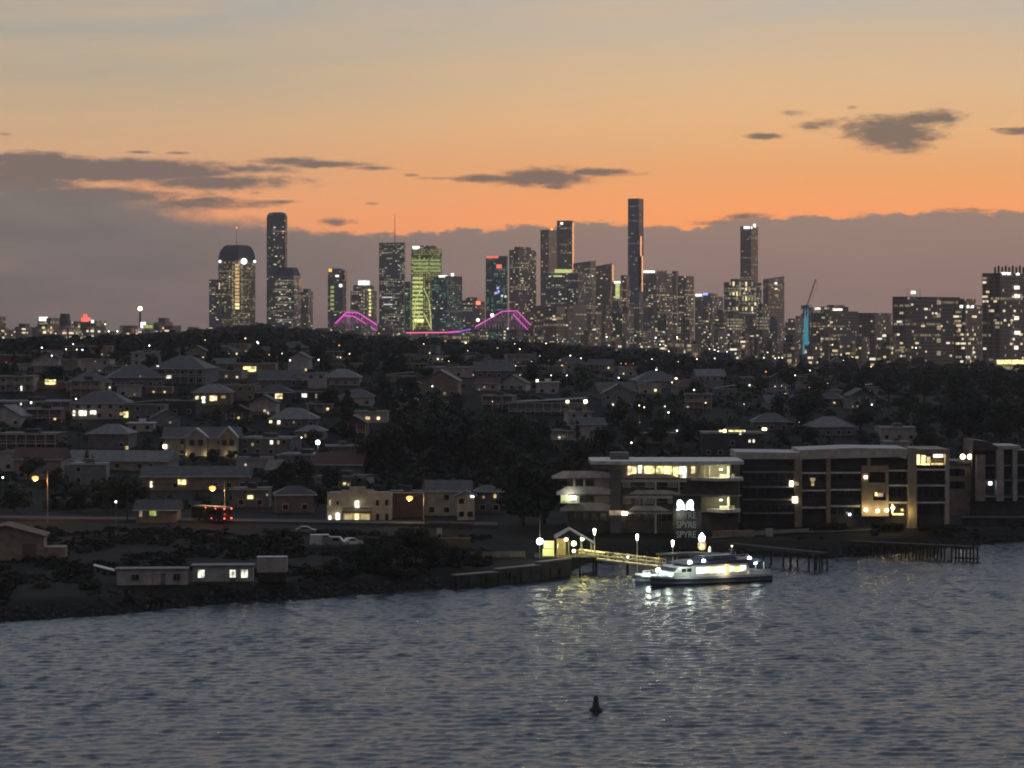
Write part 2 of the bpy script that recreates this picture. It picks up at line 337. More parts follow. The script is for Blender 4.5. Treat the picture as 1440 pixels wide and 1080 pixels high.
for px, py, a, h, s_ in BL:
    ex = Mt('DIVIDE', Mt('SUBTRACT', U, (px-720)/1440), a/1440); ey = Mt('DIVIDE', Mt('SUBTRACT', V, (HY-py)/1440), h/1440)
    gsn = Mt('MULTIPLY', Mt('EXPONENT', Mt('MULTIPLY', Mt('ADD', Mt('MULTIPLY',ex,ex), Mt('MULTIPLY',ey,ey)), -1.0)), s_)
    acc = gsn if acc is None else Mt('MAXIMUM', acc, gsn)
rag2 = Mt('ADD', Mt('MULTIPLY', nz(16, 1, 3.4, 8, 2, .66), 1.35), Mt('MULTIPLY', nz(60, 1, 2.6, 5, 7, .65), .9))
puff = smooth(Mt('ADD', acc, Mt('MULTIPLY', rag2, smooth(acc, 0, .35))), .30, .95)
front = Mt('LESS_THAN', Mt('ABSOLUTE', az), .35)
puff = Mt('MULTIPLY', Mt('MULTIPLY', puff, front), .90)
bankcol = mixc(smooth(U, -.5, .2), ramp(Mt('MULTIPLY', V, 5), [(0,s2l(98,94,96)),(.5,s2l(112,109,108)),(.8,s2l(132,121,113))]), ramp(Mt('MULTIPLY', V, 5), [(0,s2l(132,114,112)),(.3,s2l(146,123,116)),(.6,s2l(159,134,121)),(.75,s2l(156,130,116))]))
bankcol = mixc(Mt('ABSOLUTE', Mt('MULTIPLY', nz(3.5, .7, 4, 5, 11), 1.4), clamp=True), bankcol, s2l(166,140,130))
bankcol = mixc(away, bankcol, s2l(72,76,88))
puffcol = mixc(smooth(U, -.5, .3), s2l(110,101,98), s2l(116,100,92))
sky = mixc(puff, clear, puffcol)
sky = mixc(Mt('MULTIPLY', bank, .97), sky, bankcol)
ns = nt.nodes.new('ShaderNodeTexSky'); ns.sky_type = 'NISHITA'; ns.sun_disc = False; ns.sun_elevation = SUN_EL; ns.sun_rotation = SUN_AZ
bg1 = nt.nodes.new('ShaderNodeBackground'); L(sky, bg1.inputs[0]); bg1.inputs[1].default_value = 1.0
bg2 = nt.nodes.new('ShaderNodeBackground'); L(ns.outputs[0], bg2.inputs[0]); bg2.inputs[1].default_value = .004
ad = nt.nodes.new('ShaderNodeAddShader'); L(bg1.outputs[0], ad.inputs[0]); L(bg2.outputs[0], ad.inputs[1])
ow = nt.nodes.new('ShaderNodeOutputWorld'); L(ad.outputs[0], ow.inputs[0])
sl = bpy.data.lights.new('sun', 'SUN'); sl.energy = .025; sl.angle = math.radians(8); sl.color = (1,.55,.28)
so = link('sun', sl); d = Vector((math.sin(SUN_AZ)*math.cos(SUN_EL), math.cos(SUN_AZ)*math.cos(SUN_EL), math.sin(SUN_EL)))
so.rotation_euler = (-d).to_track_quat('-Z','Y').to_euler(); so.location = d*500
# ---------------------------------------------------------------- air
hm = bpy.data.materials.new('evening_haze'); hm.use_nodes = True; nt2 = hm.node_tree; nt2.nodes.remove(nt2.nodes['Principled BSDF'])
pv = nt2.nodes.new('ShaderNodeVolumePrincipled'); pv.inputs['Color'].default_value = (.85,.85,.88,1); pv.inputs['Density'].default_value = 6e-5; pv.inputs['Anisotropy'].default_value = .3
nt2.links.new(pv.outputs[0], nt2.nodes['Material Output'].inputs['Volume'])
hz = MB().box(-4500,4500,-450,5400,-6,420).build('haze', hm); hz['kind'] = 'stuff'
# ---------------------------------------------------------------- city
WB = {}
def winbox(m):
    if m not in WB: WB[m] = MB().box(-.5,.5,-.12,.12,-.5,.5).mesh('window', M[m])
    return WB[m]
def pane(parent, x, y, z, w, h, m, rz=0, name='window'):
    o = link(name, winbox(m), parent, (x,y,z), rz); o.scale = (w,1,h); return o
def tower(p0, p1, yt, Y, style, label, cat='tower', corner=.6, nlit=14, lit=('l_warm','l_dim','l_white'), name='tower', top='plant', lo=None, cut=None, rs=1):
    """square-plan tower: a corner faces the camera at the fraction `corner` of its width"""
    rr = random.Random(int(p0*7+yt*3+rs)); w = (p1-p0)/F*Y; cx = X((p0+p1)/2, Y); z0 = tz(cx, Y)-3; H = Z(yt, Y)-z0
    t = thing(name, label, cat, (cx, Y, z0))
    c = -w/2+corner*w; dA = (c+w/2)*.32; dB = (w/2-c)*2.1
    dB = min(dB, 40); xl = (p0-CX)/F*(Y+dA)-cx; xr = (p1-CX)/F*(Y+dB)-cx      # seen corners
    P = [(xl,dA),(c,0),(xr,dB),(xr-(c+w/2)*.15,dB+w*.5),(xl+w*.12,dA+w*.7)]
    P = [p for i, p in enumerate(P) if not (i == 2 and corner > .97)]
    def sc(k, dz=0): return [(x*k, (y-w*.4)*k+w*.4) for x, y in P]
    hb = H
    if top == 'plant': hb = H-5; MB().prism(sc(.62), hb, H).build('roof_plant', T['dark'], t)
    elif top == 'round':
        hb = H-9; m = MB()
        for k0, k1, a, b_ in ((1,.94,0,4),(.94,.78,4,7.5),(.78,.5,7.5,9)): m.prism(sc(k0), hb+a, hb+b_, sc(k1))
        m.build('crown', T['dark'], t)
    elif top == 'slant':
        hb = H-7; m = MB(); n = len(P); m.prism(P, hb, H)
        for i in range(n): 
            x, y, z = m.v[n+i]; m.v[n+i] = (x, y, z - (w/2-x)/w*5)
        m.build('crown', T[style], t)
    elif top == 'mansard': hb = H-14; MB().prism(P, hb, H, sc(.72)).build('mansard_roof', M['roof_dark'], t)
    elif top == 'steps':
        hb = H-18; MB().prism(sc(.8), hb, hb+10).build('setback', T[style], t); MB().prism(sc(.45), hb+10, H).build('crown', M['l_cool'], t)
    if lo:      # narrower upper shaft: lo = (fraction of width, photo row of the setback)
        zs = Z(lo[1], Y)-z0; MB().prism(P, 0, zs).build('podium', T[style], t); MB().prism(sc(lo[0]), zs, hb).build('shaft', T[style], t)
    else: MB().prism(P, 0, hb).build('facade', T[style], t)
    # brightest rooms, on the two faces that look at the river
    for _ in range(nlit):
        f = 0 if rr.random() < corner else 1
        a, b_ = Vector(P[f]), Vector(P[min(f+1, len(P)-1)])
        if f == 1 and (len(P) < 5): a, b_ = Vector(P[0]), Vector(P[1])
        k = rr.uniform(.08,.92); q = a.lerp(b_, k); dn = (b_-a).normalized(); n_ = Vector((dn.y,-dn.x))
        z = (int(rr.uniform(.12,.97)**1.0*hb/3.6)+.55)*3.6
        if lo and z > zs: q = Vector((q.x*lo[0], (q.y-w*.4)*lo[0]+w*.4))
        if z > hb-2: continue
        q += n_*.1; pane(t, q.x, q.y, z, rr.choice((1.6,2.4,2.4,4.2)), 1.6, rr.choice(lit).replace('l_grnd','l_dim').replace('l_grn','l_yel').replace('l_','t_'), math.atan2(dn.y, dn.x))
    return t, w, z0, P
def spot(t, px, py, Y, wp, hp, m, name, off=-.6):
    """a lit panel, sign or lamp fixed to a tower, given at its place in the photo"""
    tx, ty, z0 = t.location; x = X(px, Y)-tx; w = wp/F*Y; h = hp/F*Y
    # find the front of the wall at this x
    yf = 1e9
    for ch in t.children:
        if ch.name.split('.')[0] in ('facade','podium','shaft','crown','setback','mansard_roof','drum'):
            vs = [v.co for v in ch.data.vertices]; zz = Z(py,Y)-z0
            if min(v.z for v in vs)-2 <= zz <= max(v.z for v in vs)+4:
                lo_ = min(v.z for v in vs); ring = [v for v in vs if abs(v.z-lo_) < .1]
                for a, b_ in zip(ring, ring[1:]+ring[:1]):
                    if min(a.x,b_.x)-.01 <= x <= max(a.x,b_.x)+.01 and abs(a.x-b_.x) > .5:
                        k = (x-a.x)/(b_.x-a.x); yf = min(yf, a.y+(b_.y-a.y)*k)
    if yf > 1e8: yf = 0
    return MB().box(-w/2,w/2,-.4,.4,-h/2,h/2).build(name, M[m], t, loc=(x, yf+off, Z(py,Y)-z0))
def fin(t, px, py, Y, wp, hp):
    """added copper-tinted metal wedge, turned to mirror the sunset as an edge gleam"""
    w = wp/F*Y; h = hp/F*Y
    return MB().prism([(-w/2,-1),(w/2,w*2.3),(-w/2,w*2.3)],-h/2,h/2).build('gleam_wedge', M['sunset_gleam'], t, loc=(X(px,Y)-t.location.x, 0, Z(py,Y)-t.location.z))
def mast(t, px, yt, yb, Y, r=.5, lamp='lamp_r', tip=1.3):
    tx, ty, z0 = t.location; x = X(px,Y)-tx; w = 8
    m = MB().tube((x,w,Z(yb,Y)-z0-2),(x,w,Z(yt,Y)-z0),r,5,r*.5).build('mast', M['black'], t)
    if lamp: MB().ball((x,w,Z(yt,Y)-z0),tip,8).build('warning_light', M[lamp], m)

# left group
t,w,z0,P = tower(294,311,393,4250,'dark','dark slab tower tucked against the left of the domed tower',nlit=12,corner=.8,top='none'); spot(t,308,402,4250,2,9,'l_warm','lit_panel')
t,w,z0,P = tower(307,359,366,4250,'gold','broad golden-lit tower with dark domed roof and three white discs',nlit=34,corner=.55,top='none',lit=('l_dim','l_dim','l_yel','l_warm'))
m = MB(); hb = Z(366,4250)-z0; H = Z(344,4250)-z0; sc = lambda k: [(x*k,(y-w*.4)*k+w*.4) for x,y in P]
for a,b_,k0,k1 in ((0,.25,1,.985),(.25,.5,.985,.94),(.5,.75,.94,.84),(.75,.93,.84,.70),(.93,1,.70,.56)): m.prism(sc(k0), hb+a*(H-hb), hb+b_*(H-hb), sc(k1))
m.build('dome', M['roof_dark'], t)
for px, s_ in ((308.5,4),(343,9),(357.5,4)):
    x = X(px,4250)-t.location.x; 
    MB().ball((0,0,0), s_/2/F*4250, 10).build('disc_light', M['white_sign'], t, loc=(x, 2 if s_ > 5 else 7, Z(367.5,4250)-z0))
for y_ in range(373,436,5): spot(t, 333.5, y_, 4250, 6, 3.6, 'l_amber' if y_ < 425 else 'l_yel', 'lit_stair_window')
for y_ in range(376,440,8): spot(t, 327, y_, 4250, 1.5, 6, 'l_dim', 'lit_strip'); spot(t, 339.5, y_, 4250, 1.2, 6, 'l_dim', 'lit_strip')
mast(t,332,320,345,4250,.45)
t,*_ = tower(375,404,298,4350,'dark','very tall slender dark tower with rounded top on the left',nlit=26,top='round',corner=.9)
for px,py in ((383,352),(386,347),(382,358),(393,367)): spot(t,px,py,4350,2.2,1.8,'l_dim','window')
t,*_ = tower(384,423,376,4150,'office','stepped office tower with mansard roof before the very tall tower',nlit=44,top='mansard',corner=.75,lit=('l_dim','l_warm','l_white'))
for y_ in (399,407,418,428): spot(t,402,y_,4150,30,1.5,'l_dim','lit_floor')
fin(t,422.5,400,4150,3,18)
tower(423,440,406,4200,'brown','small dark block right of the stepped mansard tower',nlit=8)
t,*_ = tower(461,487,377,4300,'dark','dark round-topped tower with an orange lamp on its corner',nlit=8,top='round',corner=.8)
spot(t,464,380,4300,4,4,'lamp_s','corner_light'); spot(t,474,388,4300,5,2.5,'white_sign','rooftop_sign'); spot(t,479,401.5,4300,4,4,'white_sign','sign'); fin(t,486.5,386,4300,3,15)
for y_ in range(404,440,6): spot(t,467,y_,4300,5,3.5,'l_grnd','lit_strip')
t,*_ = tower(493,530,394,4200,'office','stepped tower with a glowing pale-green crown',nlit=22,top='steps',corner=.6,lit=('l_yel','l_dim','l_white'))
for y_ in range(408,446,5): spot(t,519,y_,4200,4,3,'l_yel','lit_strip'); spot(t,512,y_+2,4200,2,3,'l_dim','lit_strip')
spot(t,511,398,4200,15,5,'white_sign','crown_light')
# centre
t,*_ = tower(533,570,341,4400,'office','tall square dark tower with thin spire on its roof',nlit=30,top='none',corner=.95,lit=('l_dim','l_white','l_cool'))
for py,wp in ((355,6),(363,12),(371,4),(418,24),(428,20)): spot(t,549,py,4400,wp,1.3,'l_cool' if py > 400 else 'l_dim','lit_floor')
mast(t,555,300,342,4400,.7,None)
tower(569,581,396,4350,'teal','low teal block squeezed right of the spired tower',nlit=6,top='none')
t,*_ = tower(578,622,345,4250,'green','yellow-green lit twisting tower with tapering waist',nlit=12,corner=.6,top='plant',lit=('l_grn','l_yel'),lo=(.98,386))
spot(t,585,348,4250,10,4,'white_sign','rooftop_sign')
for y_ in (366,371,376,381): spot(t,600,y_,4250,38,2.2,'l_grnd','lit_floor')
for y_ in range(391,452,6): spot(t,592,y_,4250,24,2.6,'l_grn','lit_floor')
spot(t,593,451,4250,20,5,'l_yel','lit_lobby')
for (xa,ya),(xb,yb) in (((581,465),(584,425)),((584,425),(593,405)),((607,465),(604,425)),((604,425),(596,405)),((596,440),(606,462)),((590,440),(582,462))):
    tx = t.location.x; MB().tube((X(xa,4240)-tx,-9,Z(ya,4240)-t.location.z),(X(xb,4240)-tx,-9,Z(yb,4240)-t.location.z),.8,5).build('lit_brace', M['l_grn'], t)
t,*_ = tower(607,650,388,4180,'teal','teal office block with bright roof sign beside the green tower',nlit=26,corner=.5,top='none',lit=('l_cool','l_grnd','l_white'))
spot(t,623,388.5,4180,12,2.6,'white_sign','rooftop_sign'); spot(t,636,386,4180,4,4,'white_sign','roof_light')
tower(650,676,418,4100,'office','low broad office block left of the red-topped tower',cat='office block',nlit=14,top='plant'); 
t,*_ = tower(664,682,424,4050,'brown','small brown block with a red roof lamp',cat='office block',nlit=6,top='none'); spot(t,672.5,426,4050,6,5,'lamp_r','roof_light')
t,*_ = tower(683,714,360,4300,'teal','teal glass tower with a red lit band along its roof',nlit=10,corner=.94,top='none',lit=('l_cool','l_dim'))
spot(t,698.5,361.5,4300,30,2.6,'red_sign','roof_light_band'); spot(t,703,374.5,4300,10,5.5,'red_sign','red_sign')
for px,py in ((700,405),(701,410),(706,416),(711,417),(697,412)): spot(t,px,py,4300,3,3,'blue_sign' if py < 414 else 'l_cool','blue_window')
t,*_ = tower(716,754,347,4150,'flats','broad dark apartment tower with speckled warm windows',nlit=46,corner=.35,top='plant',lit=('l_warm','l_white','l_yel','l_dim'))
t,*_ = tower(760,783,323,4450,'brown','left of the twin brown towers, slightly the shorter',nlit=10,corner=.5,top='none',lit=('l_dim',)); spot(t,776,322,4450,3,2.5,'lamp_s','roof_light')
t,*_ = tower(783,806,310,4400,'brown','right of the twin brown towers, taller with sunset gleam on its edge',nlit=8,corner=.85,top='none',lit=('l_dim',)); spot(t,790,314,4400,3.5,3,'white_sign','roof_light'); fin(t,806,348,4400,2.6,70)
t,*_ = tower(768,832,384,4000,'office','wide office tower with glowing yellow-green crown floors',nlit=32,corner=.7,top='none',lit=('l_dim','l_warm','l_white'))
spot(t,792,381,4000,24,5,'l_grn','lit_crown'); spot(t,788,388,4000,20,2,'l_grn','lit_floor')
for px in (766+8,783): spot(t,px,440,4000,2,3,'white_sign','lamp')
t,*_ = tower(806,838,366,4100,'brown','dark tower with slanting roof behind the wide office tower',nlit=10,corner=.75,top='slant',lit=('l_dim',)); spot(t,827,388,4100,14,2,'l_white','lit_floor')
for y_ in range(394,460,11): spot(t,827,y_,4100,3,9,'l_dim','lit_strip')
t,*_ = tower(838,862,370,4200,'brown','brown tower with slanting roof and sunset-gleaming right side',nlit=10,corner=.8,top='slant'); fin(t,862,390,4200,2.2,36)
t,*_ = tower(861,875,396,4150,'dark','slim dark block with a tall greenish lit panel',nlit=5,top='none'); spot(t,868.5,409,4150,6,22,'l_grn','lit_panel'); spot(t,868,397,4150,9,3,'white_sign','roof_light')
tower(873,885,387,4250,'brown','narrow brown block against the left of the tallest tower',nlit=8,top='none')
t,*_ = tower(883,905,279,4350,'glass','tallest slender tower with copper sunset gleam on its side',nlit=18,corner=.7,top='none',lit=('l_dim',))
for k,(px,ya,yb) in enumerate(((898.3,322,406),(901.5,332,400),(903.5,360,410))): fin(t,px,(ya+yb)/2,4350,2.6,yb-ya)
t,*_ = tower(904,946,380,4100,'flats','apartment tower with white roof bar right of the tallest tower',nlit=34,corner=.45,top='plant',lit=('l_dim','l_warm','l_white')); spot(t,913,382,4100,16,3,'white_sign','roof_light')
tower(945,954,381,4200,'brown','narrow dark tower between two speckled apartment towers',nlit=4,top='none')
tower(953,976,388,4050,'flats','apartment tower with flat roof, second right of tallest tower',nlit=26,corner=.5,top='none',lit=('l_dim','l_warm','l_white'))
t,*_ = tower(977,1017,412,3900,'low','lower office block with a blue and white roof sign',cat='office block',nlit=24,top='plant',lit=('l_warm','l_white','l_dim')); spot(t,983,415,3900,9,3.2,'white_sign','roof_sign'); spot(t,992,413.5,3900,7,3.2,'blue_sign','roof_sign')
# right group
t,*_ = tower(1041,1066,318,4100,'brown','slender tower with bright white lights across its top',nlit=18,corner=.6,top='none',lit=('l_dim',)); spot(t,1052,320,4100,12,3.2,'white_sign','roof_light'); spot(t,1062,317,4100,3.5,5,'white_sign','roof_light')
t,*_ = tower(1018,1071,392,3700,'office','broad tower with tall lit bays below the white-capped tower',nlit=12,corner=.3,top='plant',lit=('l_white','l_warm'))
rr = random.Random(3)
for k in range(9):
    for y_ in range(399,440,7):
        if rr.random() < .62: spot(t,1027+k*4.7,y_,3700,2.6,rr.choice((4,6)),rr.choice(('l_grnd','l_dim','l_dim','l_warm')),'window')
t,*_ = tower(1073,1103,388,3600,'brown','brown tower standing right of the lit-bay tower',nlit=12,corner=.25,top='slant',lit=('l_dim','l_warm')); spot(t,1092,398,3600,5,2.4,'white_sign','sign'); spot(t,1092,406,3600,6,2,'l_warm','lit_floor'); spot(t,1092,415,3600,9,3,'l_dim','lit_floor')
tower(1104,1128,448,3300,'low','low block between the brown tower and the crane',cat='apartment block',nlit=9)
t,*_ = tower(1140,1207,431,2700,'big','broad dark block with roof lights just right of the crane',cat='apartment block',nlit=12,corner=.3,top='plant',lit=('l_warm','l_dim')); spot(t,1180,435,2700,14,3,'l_white','roof_light'); spot(t,1150,434,2700,8,3,'l_white','roof_light')
tower(1206,1254,440,2600,'big','mid-height dark block left of the masted block',cat='apartment block',nlit=14,corner=.5,top='none',lit=('l_dim','l_warm'))
t,*_ = tower(1235,1256,470,2200,'low','low block with a warm lit corner balcony',cat='apartment block',nlit=6,top='none'); spot(t,1247,472,2200,12,3,'l_white','lit_floor')
t,*_ = tower(1255,1350,417,2100,'big','wide dark apartment block with two rooftop masts',cat='apartment block',nlit=30,corner=.2,top='none',lit=('l_warm','l_dim','l_white'))
mast(t,1278,404,420,2100,.25,None); mast(t,1296,404,420,2100,.25,None); spot(t,1286,411,2100,6,4,'white_sign','roof_light',1)
for y_ in range(425,510,9): spot(t,1326,y_,2100,7,6,'l_dim','lit_stair') if y_%2 else None
t,*_ = tower(1341,1381,420,2000,'big','speckled apartment block left of the tower at the right edge',cat='apartment block',nlit=44,corner=.4,top='plant',lit=('l_white','l_yel','l_warm','l_dim'))
for px in (1352,1362,1371): spot(t,px,431,2000,4,3.5,'white_sign','roof_light')
t,*_ = tower(1382,1470,384,1900,'big','tallest block at the right edge with columns of bright windows',cat='apartment block',nlit=40,corner=.28,top='none',lit=('l_white','l_warm','l_dim'))
for y_,wp in ((404,11),(416,12),(447,9),(468,13),(489,7)): spot(t,1433,y_,1900,wp,5,'l_white','window')
for px in (1412,1420,1436): spot(t,px,384.5,1900,6,3.5,'white_sign','roof_light')
m = MB()
for k in range(9): m.box(X(1404+k*5,1900)-t.location.x-.6, X(1404+k*5,1900)-t.location.x+.6, 12, 14, Z(384,1900)-t.location.z, Z(375-(k%2)*2,1900)-t.location.z)
m.build('roof_pergola', M['roof_dark'], t)
t,*_ = tower(1398,1450,507,1600,'low','low building at right edge with a long yellow-lit upper floor',cat='building',nlit=6,top='none',lit=('l_dim','l_warm')); spot(t,1424,509,1600,44,6,'l_yel','lit_floor'); spot(t,1414,519,1600,20,6,'l_dim','lit_floor')
# far left
t,*_ = tower(53,84,447,2900,'office','low office block with a white rooftop sign on left',cat='office block',nlit=12,top='none',lit=('l_warm','l_dim','l_white')); spot(t,60.5,448.5,2900,12,5.5,'white_sign','rooftop_sign'); spot(t,63,455,2900,16,1.6,'l_dim','lit_floor')
tower(82,100,441,3000,'brown','brown low block right of the white rooftop sign',cat='office block',nlit=8,top='mansard')
t,*_ = tower(101,113,452,2850,'low','low lit block left of the red rooftop sign',cat='office block',nlit=8,top='none')
t,*_ = tower(113,149,451,2800,'dark','dark box building with a glowing red rooftop sign',cat='office block',nlit=5,top='none')
spot(t,120,449.5,2800,13,6,'red_sign','red_sign'); spot(t,120,444,2800,6,4,'red_sign','red_sign'); spot(t,130,452,2800,3.5,4,'white_sign','lamp')
tower(-14,8,445,2700,'dark','dark block at the left edge of the skyline',cat='apartment block',nlit=7,top='none')
tower(20,46,455,2800,'low','low dim block near the left edge of skyline',cat='apartment block',nlit=8)
t,*_ = tower(217,243,447,2900,'brown','lone brown block right of the lit slender column',cat='apartment block',nlit=3,top='plant')
t = thing('lit_column','slender lit column with a white lamp on top, far left','column',(X(197,2900),2900,tz(X(197,2900),2900)-2))
MB().tube((0,0,0),(0,0,Z(436,2900)-t.location.z),1.6,8,1.0).build('shaft',M['wall_brown'],t); MB().ball((0,0,Z(434,2900)-t.location.z),2.6).build('lamp',M['lamp_w'],t)
MB().tube((0,-2,Z(478,2900)-t.location.z),(0,-2,Z(462,2900)-t.location.z),1.4,8).build('lit_base',M['purple'],t)
t,*_ = tower(200,217,455,2850,'low','pale floodlit low building beside the slender column',cat='building',nlit=2,top='none'); spot(t,208,459,2850,14,5,'l_grnd','floodlit_wall'); spot(t,201,457,2850,7,8,'white_sign','flood_light')
# low blocks filling the foot of the skyline
rr = random.Random(21)
for i in range(120):
    px = rr.uniform(425,1245) if i < 84 else rr.uniform(740,1440); Y = rr.uniform(2700,3900); wpx = rr.uniform(9,30)
    yt = (rr.uniform(424,474) if px < 1240 else rr.uniform(444,490)) if px > 640 else rr.uniform(440,470)
    if 470 < px < 545: yt = max(yt, 455)
    if 560 < px < 670: yt = max(yt, 469)
    if 668 < px < 745: yt = max(yt, 460)
    zt = Z(yt,Y)
    t,*_ = tower(px-wpx/2,px+wpx/2,yt,Y,rr.choice(('low','low','brown','flats','office','big')),'x',cat='city block',name='city_block',nlit=rr.randint(3,9),top=rr.choice(('plant','none')),corner=rr.uniform(.25,.8),lit=('l_warm','l_dim','l_white','l_dim','l_yel'),rs=i)
    t['group'] = 'low blocks at the foot of the skyline'
    auto(t, rr.choice(('low city block','small speckled block')) if wpx < 18 else rr.choice(('broad low block','wide dim city block')), px, yt, ('above','below'))
for i in range(48):
    px = rr.uniform(-5,285); Y = rr.uniform(1900,2800); wpx = rr.uniform(10,26); yt = rr.uniform(454,482)
    t,*_ = tower(px-wpx/2,px+wpx/2,yt,Y,rr.choice(('low','low','big','brown')),'x',cat='city block',name='city_block',nlit=rr.randint(6,13),top='none',corner=rr.uniform(.25,.8),lit=('l_warm','l_white','l_yel'),rs=i+99)
    t['group'] = 'low blocks at the foot of the skyline'; auto(t, 'low dim suburban block' if wpx < 18 else 'wide low suburban block', px, yt, ('above','below'))
for i in range(60):
    px = rr.uniform(430,1260); Y = rr.uniform(1750,2600); wpx = rr.uniform(8,24); yt = rr.uniform(468,486) if px > 660 else rr.uniform(458,470)
    if 450 < px < 765: yt = max(yt,472)
    t,*_ = tower(px-wpx/2,px+wpx/2,yt,Y,rr.choice(('low','low','big','flats','brown')),'x',cat='city block',name='city_block',nlit=rr.randint(2,6),top=rr.choice(('none','plant')) if wpx > 14 else 'none',corner=rr.uniform(.25,.8),lit=('l_warm','l_dim','l_white','l_yel'),rs=i+300)
    t['group'] = 'low blocks at the foot of the skyline'; auto(t, 'small near block' if wpx < 15 else 'wide near block', px, yt, ('above','below'))
# crane
Y = 2900; cx = X(1134,Y); z0 = tz(cx,Y)-2
t = thing('tower_crane','construction crane with blue-lit mast and raised luffing jib','crane',(cx,Y,z0))
zt = Z(433,Y)-z0; m = MB(); a = 1.7
for sx in (-a,a):
    for sy in (-a,a): m.tube((sx,sy,0),(sx,sy,zt),.45,4)
k = 0
while k < zt-4:
    for s_ in (-a,a): m.tube((-a,s_,k),(a,s_,k+4),.3,4); m.tube((s_,-a,k),(s_,a,k+4),.3,4)
    k += 4
m.build('mast',M['cyan'],t)  # lattice glows in place of blue light falling on it
MB().prism([(-4.2,2.2),(4.2,2.2),(4.2,6),(-4.2,6)],0,Z(446,Y)-z0,[(-2,2.2),(1.6,2.2),(1.6,5),(-2,5)]).build('mast_glow',M['cyan'],t)  # added tapered panel, glows for the blue-lit area around the mast
j = MB(); dxj, dzj = X(1147,Y)-cx, Z(393,Y)-z0
for o_ in (-.8,.8): j.tube((o_,0,zt),(dxj+o_*.3,0,dzj),.35,4)
for q_ in range(12): f0, f1 = q_/12, (q_+1)/12; j.tube((-.8+dxj*f0,0,zt+(dzj-zt)*f0),(.8+dxj*f1,0,zt+(dzj-zt)*f1),.2,4)
j.build('jib',M['black'],t)
MB().tube((dxj,0,dzj),(X(1150,Y)-cx,0,Z(400,Y)-z0),.2,4).tube((X(1150,Y)-cx,0,Z(400,Y)-z0),(X(1141,Y)-cx,0,Z(424,Y)-z0),.15,4).build('hoist_rope',M['black'],t)
MB().box(-6,-2,-2,2,zt-2,zt+3).build('counterweight',M['concrete'],t); MB().box(-2,2,-2,2,zt,zt+3.5).build('cab',M['blue_steel'],t)
# bridge
Y = 3650
t = thing('truss_bridge','steel cantilever bridge outlined in magenta lights before the city','bridge',(0,Y,0))
g = lambda px,py,y=0: (X(px,Y),y,Z(py,Y))
def truss(pts, deck):
    for y in (0,20):
        m = MB(); s_ = MB()
        for (a,b_) in zip(pts,pts[1:]):
            m.tube(g(*a,y),g(*b_,y),1.0,5)
            if y == 0 and b_[1] > a[1]: s_.tube((g(*a)[0]-6,-1.6,g(*a)[2]-5),(g(*b_)[0]-6,-1.6,g(*b_)[2]-5),.6,5)
            s_.tube((g(*a,y)[0],y-1.4,g(*a,y)[2]),(g(*b_,y)[0],y-1.4,g(*b_,y)[2]),.62,5)
            n = max(2,int(abs(b_[0]-a[0])/4))
            for k in range(n):
                p = [a[i]+(b_[i]-a[i])*k/n for i in (0,1)]; p2 = [a[i]+(b_[i]-a[i])*(k+1)/n for i in (0,1)]
                m.tube(g(*p,y),g(p[0],deck,y),.5,4); m.tube(g(*p,y),g(p2[0],deck,y),.4,4)
        m.build('truss',M['mag_dim'],t); s_.build('light_strip',M['mag'],t)  # truss steel glows dimly in place of magenta light falling on it
truss([(470,456),(487,439),(504,440),(536,461)],463)
truss([(668,460),(706,438),(727,437),(748,459)],463)
MB().box(X(440,Y),X(775,Y),0,20,Z(467,Y),Z(464.5,Y)).build('deck',M['black'],t)
MB().tube(g(566,468,-1),g(628,467.5,-1),1.0,5).build('light_strip',M['pink'],t)
MB().tube(g(628,467.5,-1),g(646,466,-1),1.0,5).build('light_strip',M['mag'],t); MB().tube(g(646,466,-1),g(662,463,-1),1.0,5).build('light_strip',M['purple'],t)
for px in (496,716): MB().box(X(px,Y)-5,X(px,Y)+5,2,18,5,Z(464,Y)).build('pier',M['concrete'],t)
for px,py in ((692,443),(672,450)): MB().ball(g(px,py,-2),2.2).build('lamp',M['lamp_w'],t)
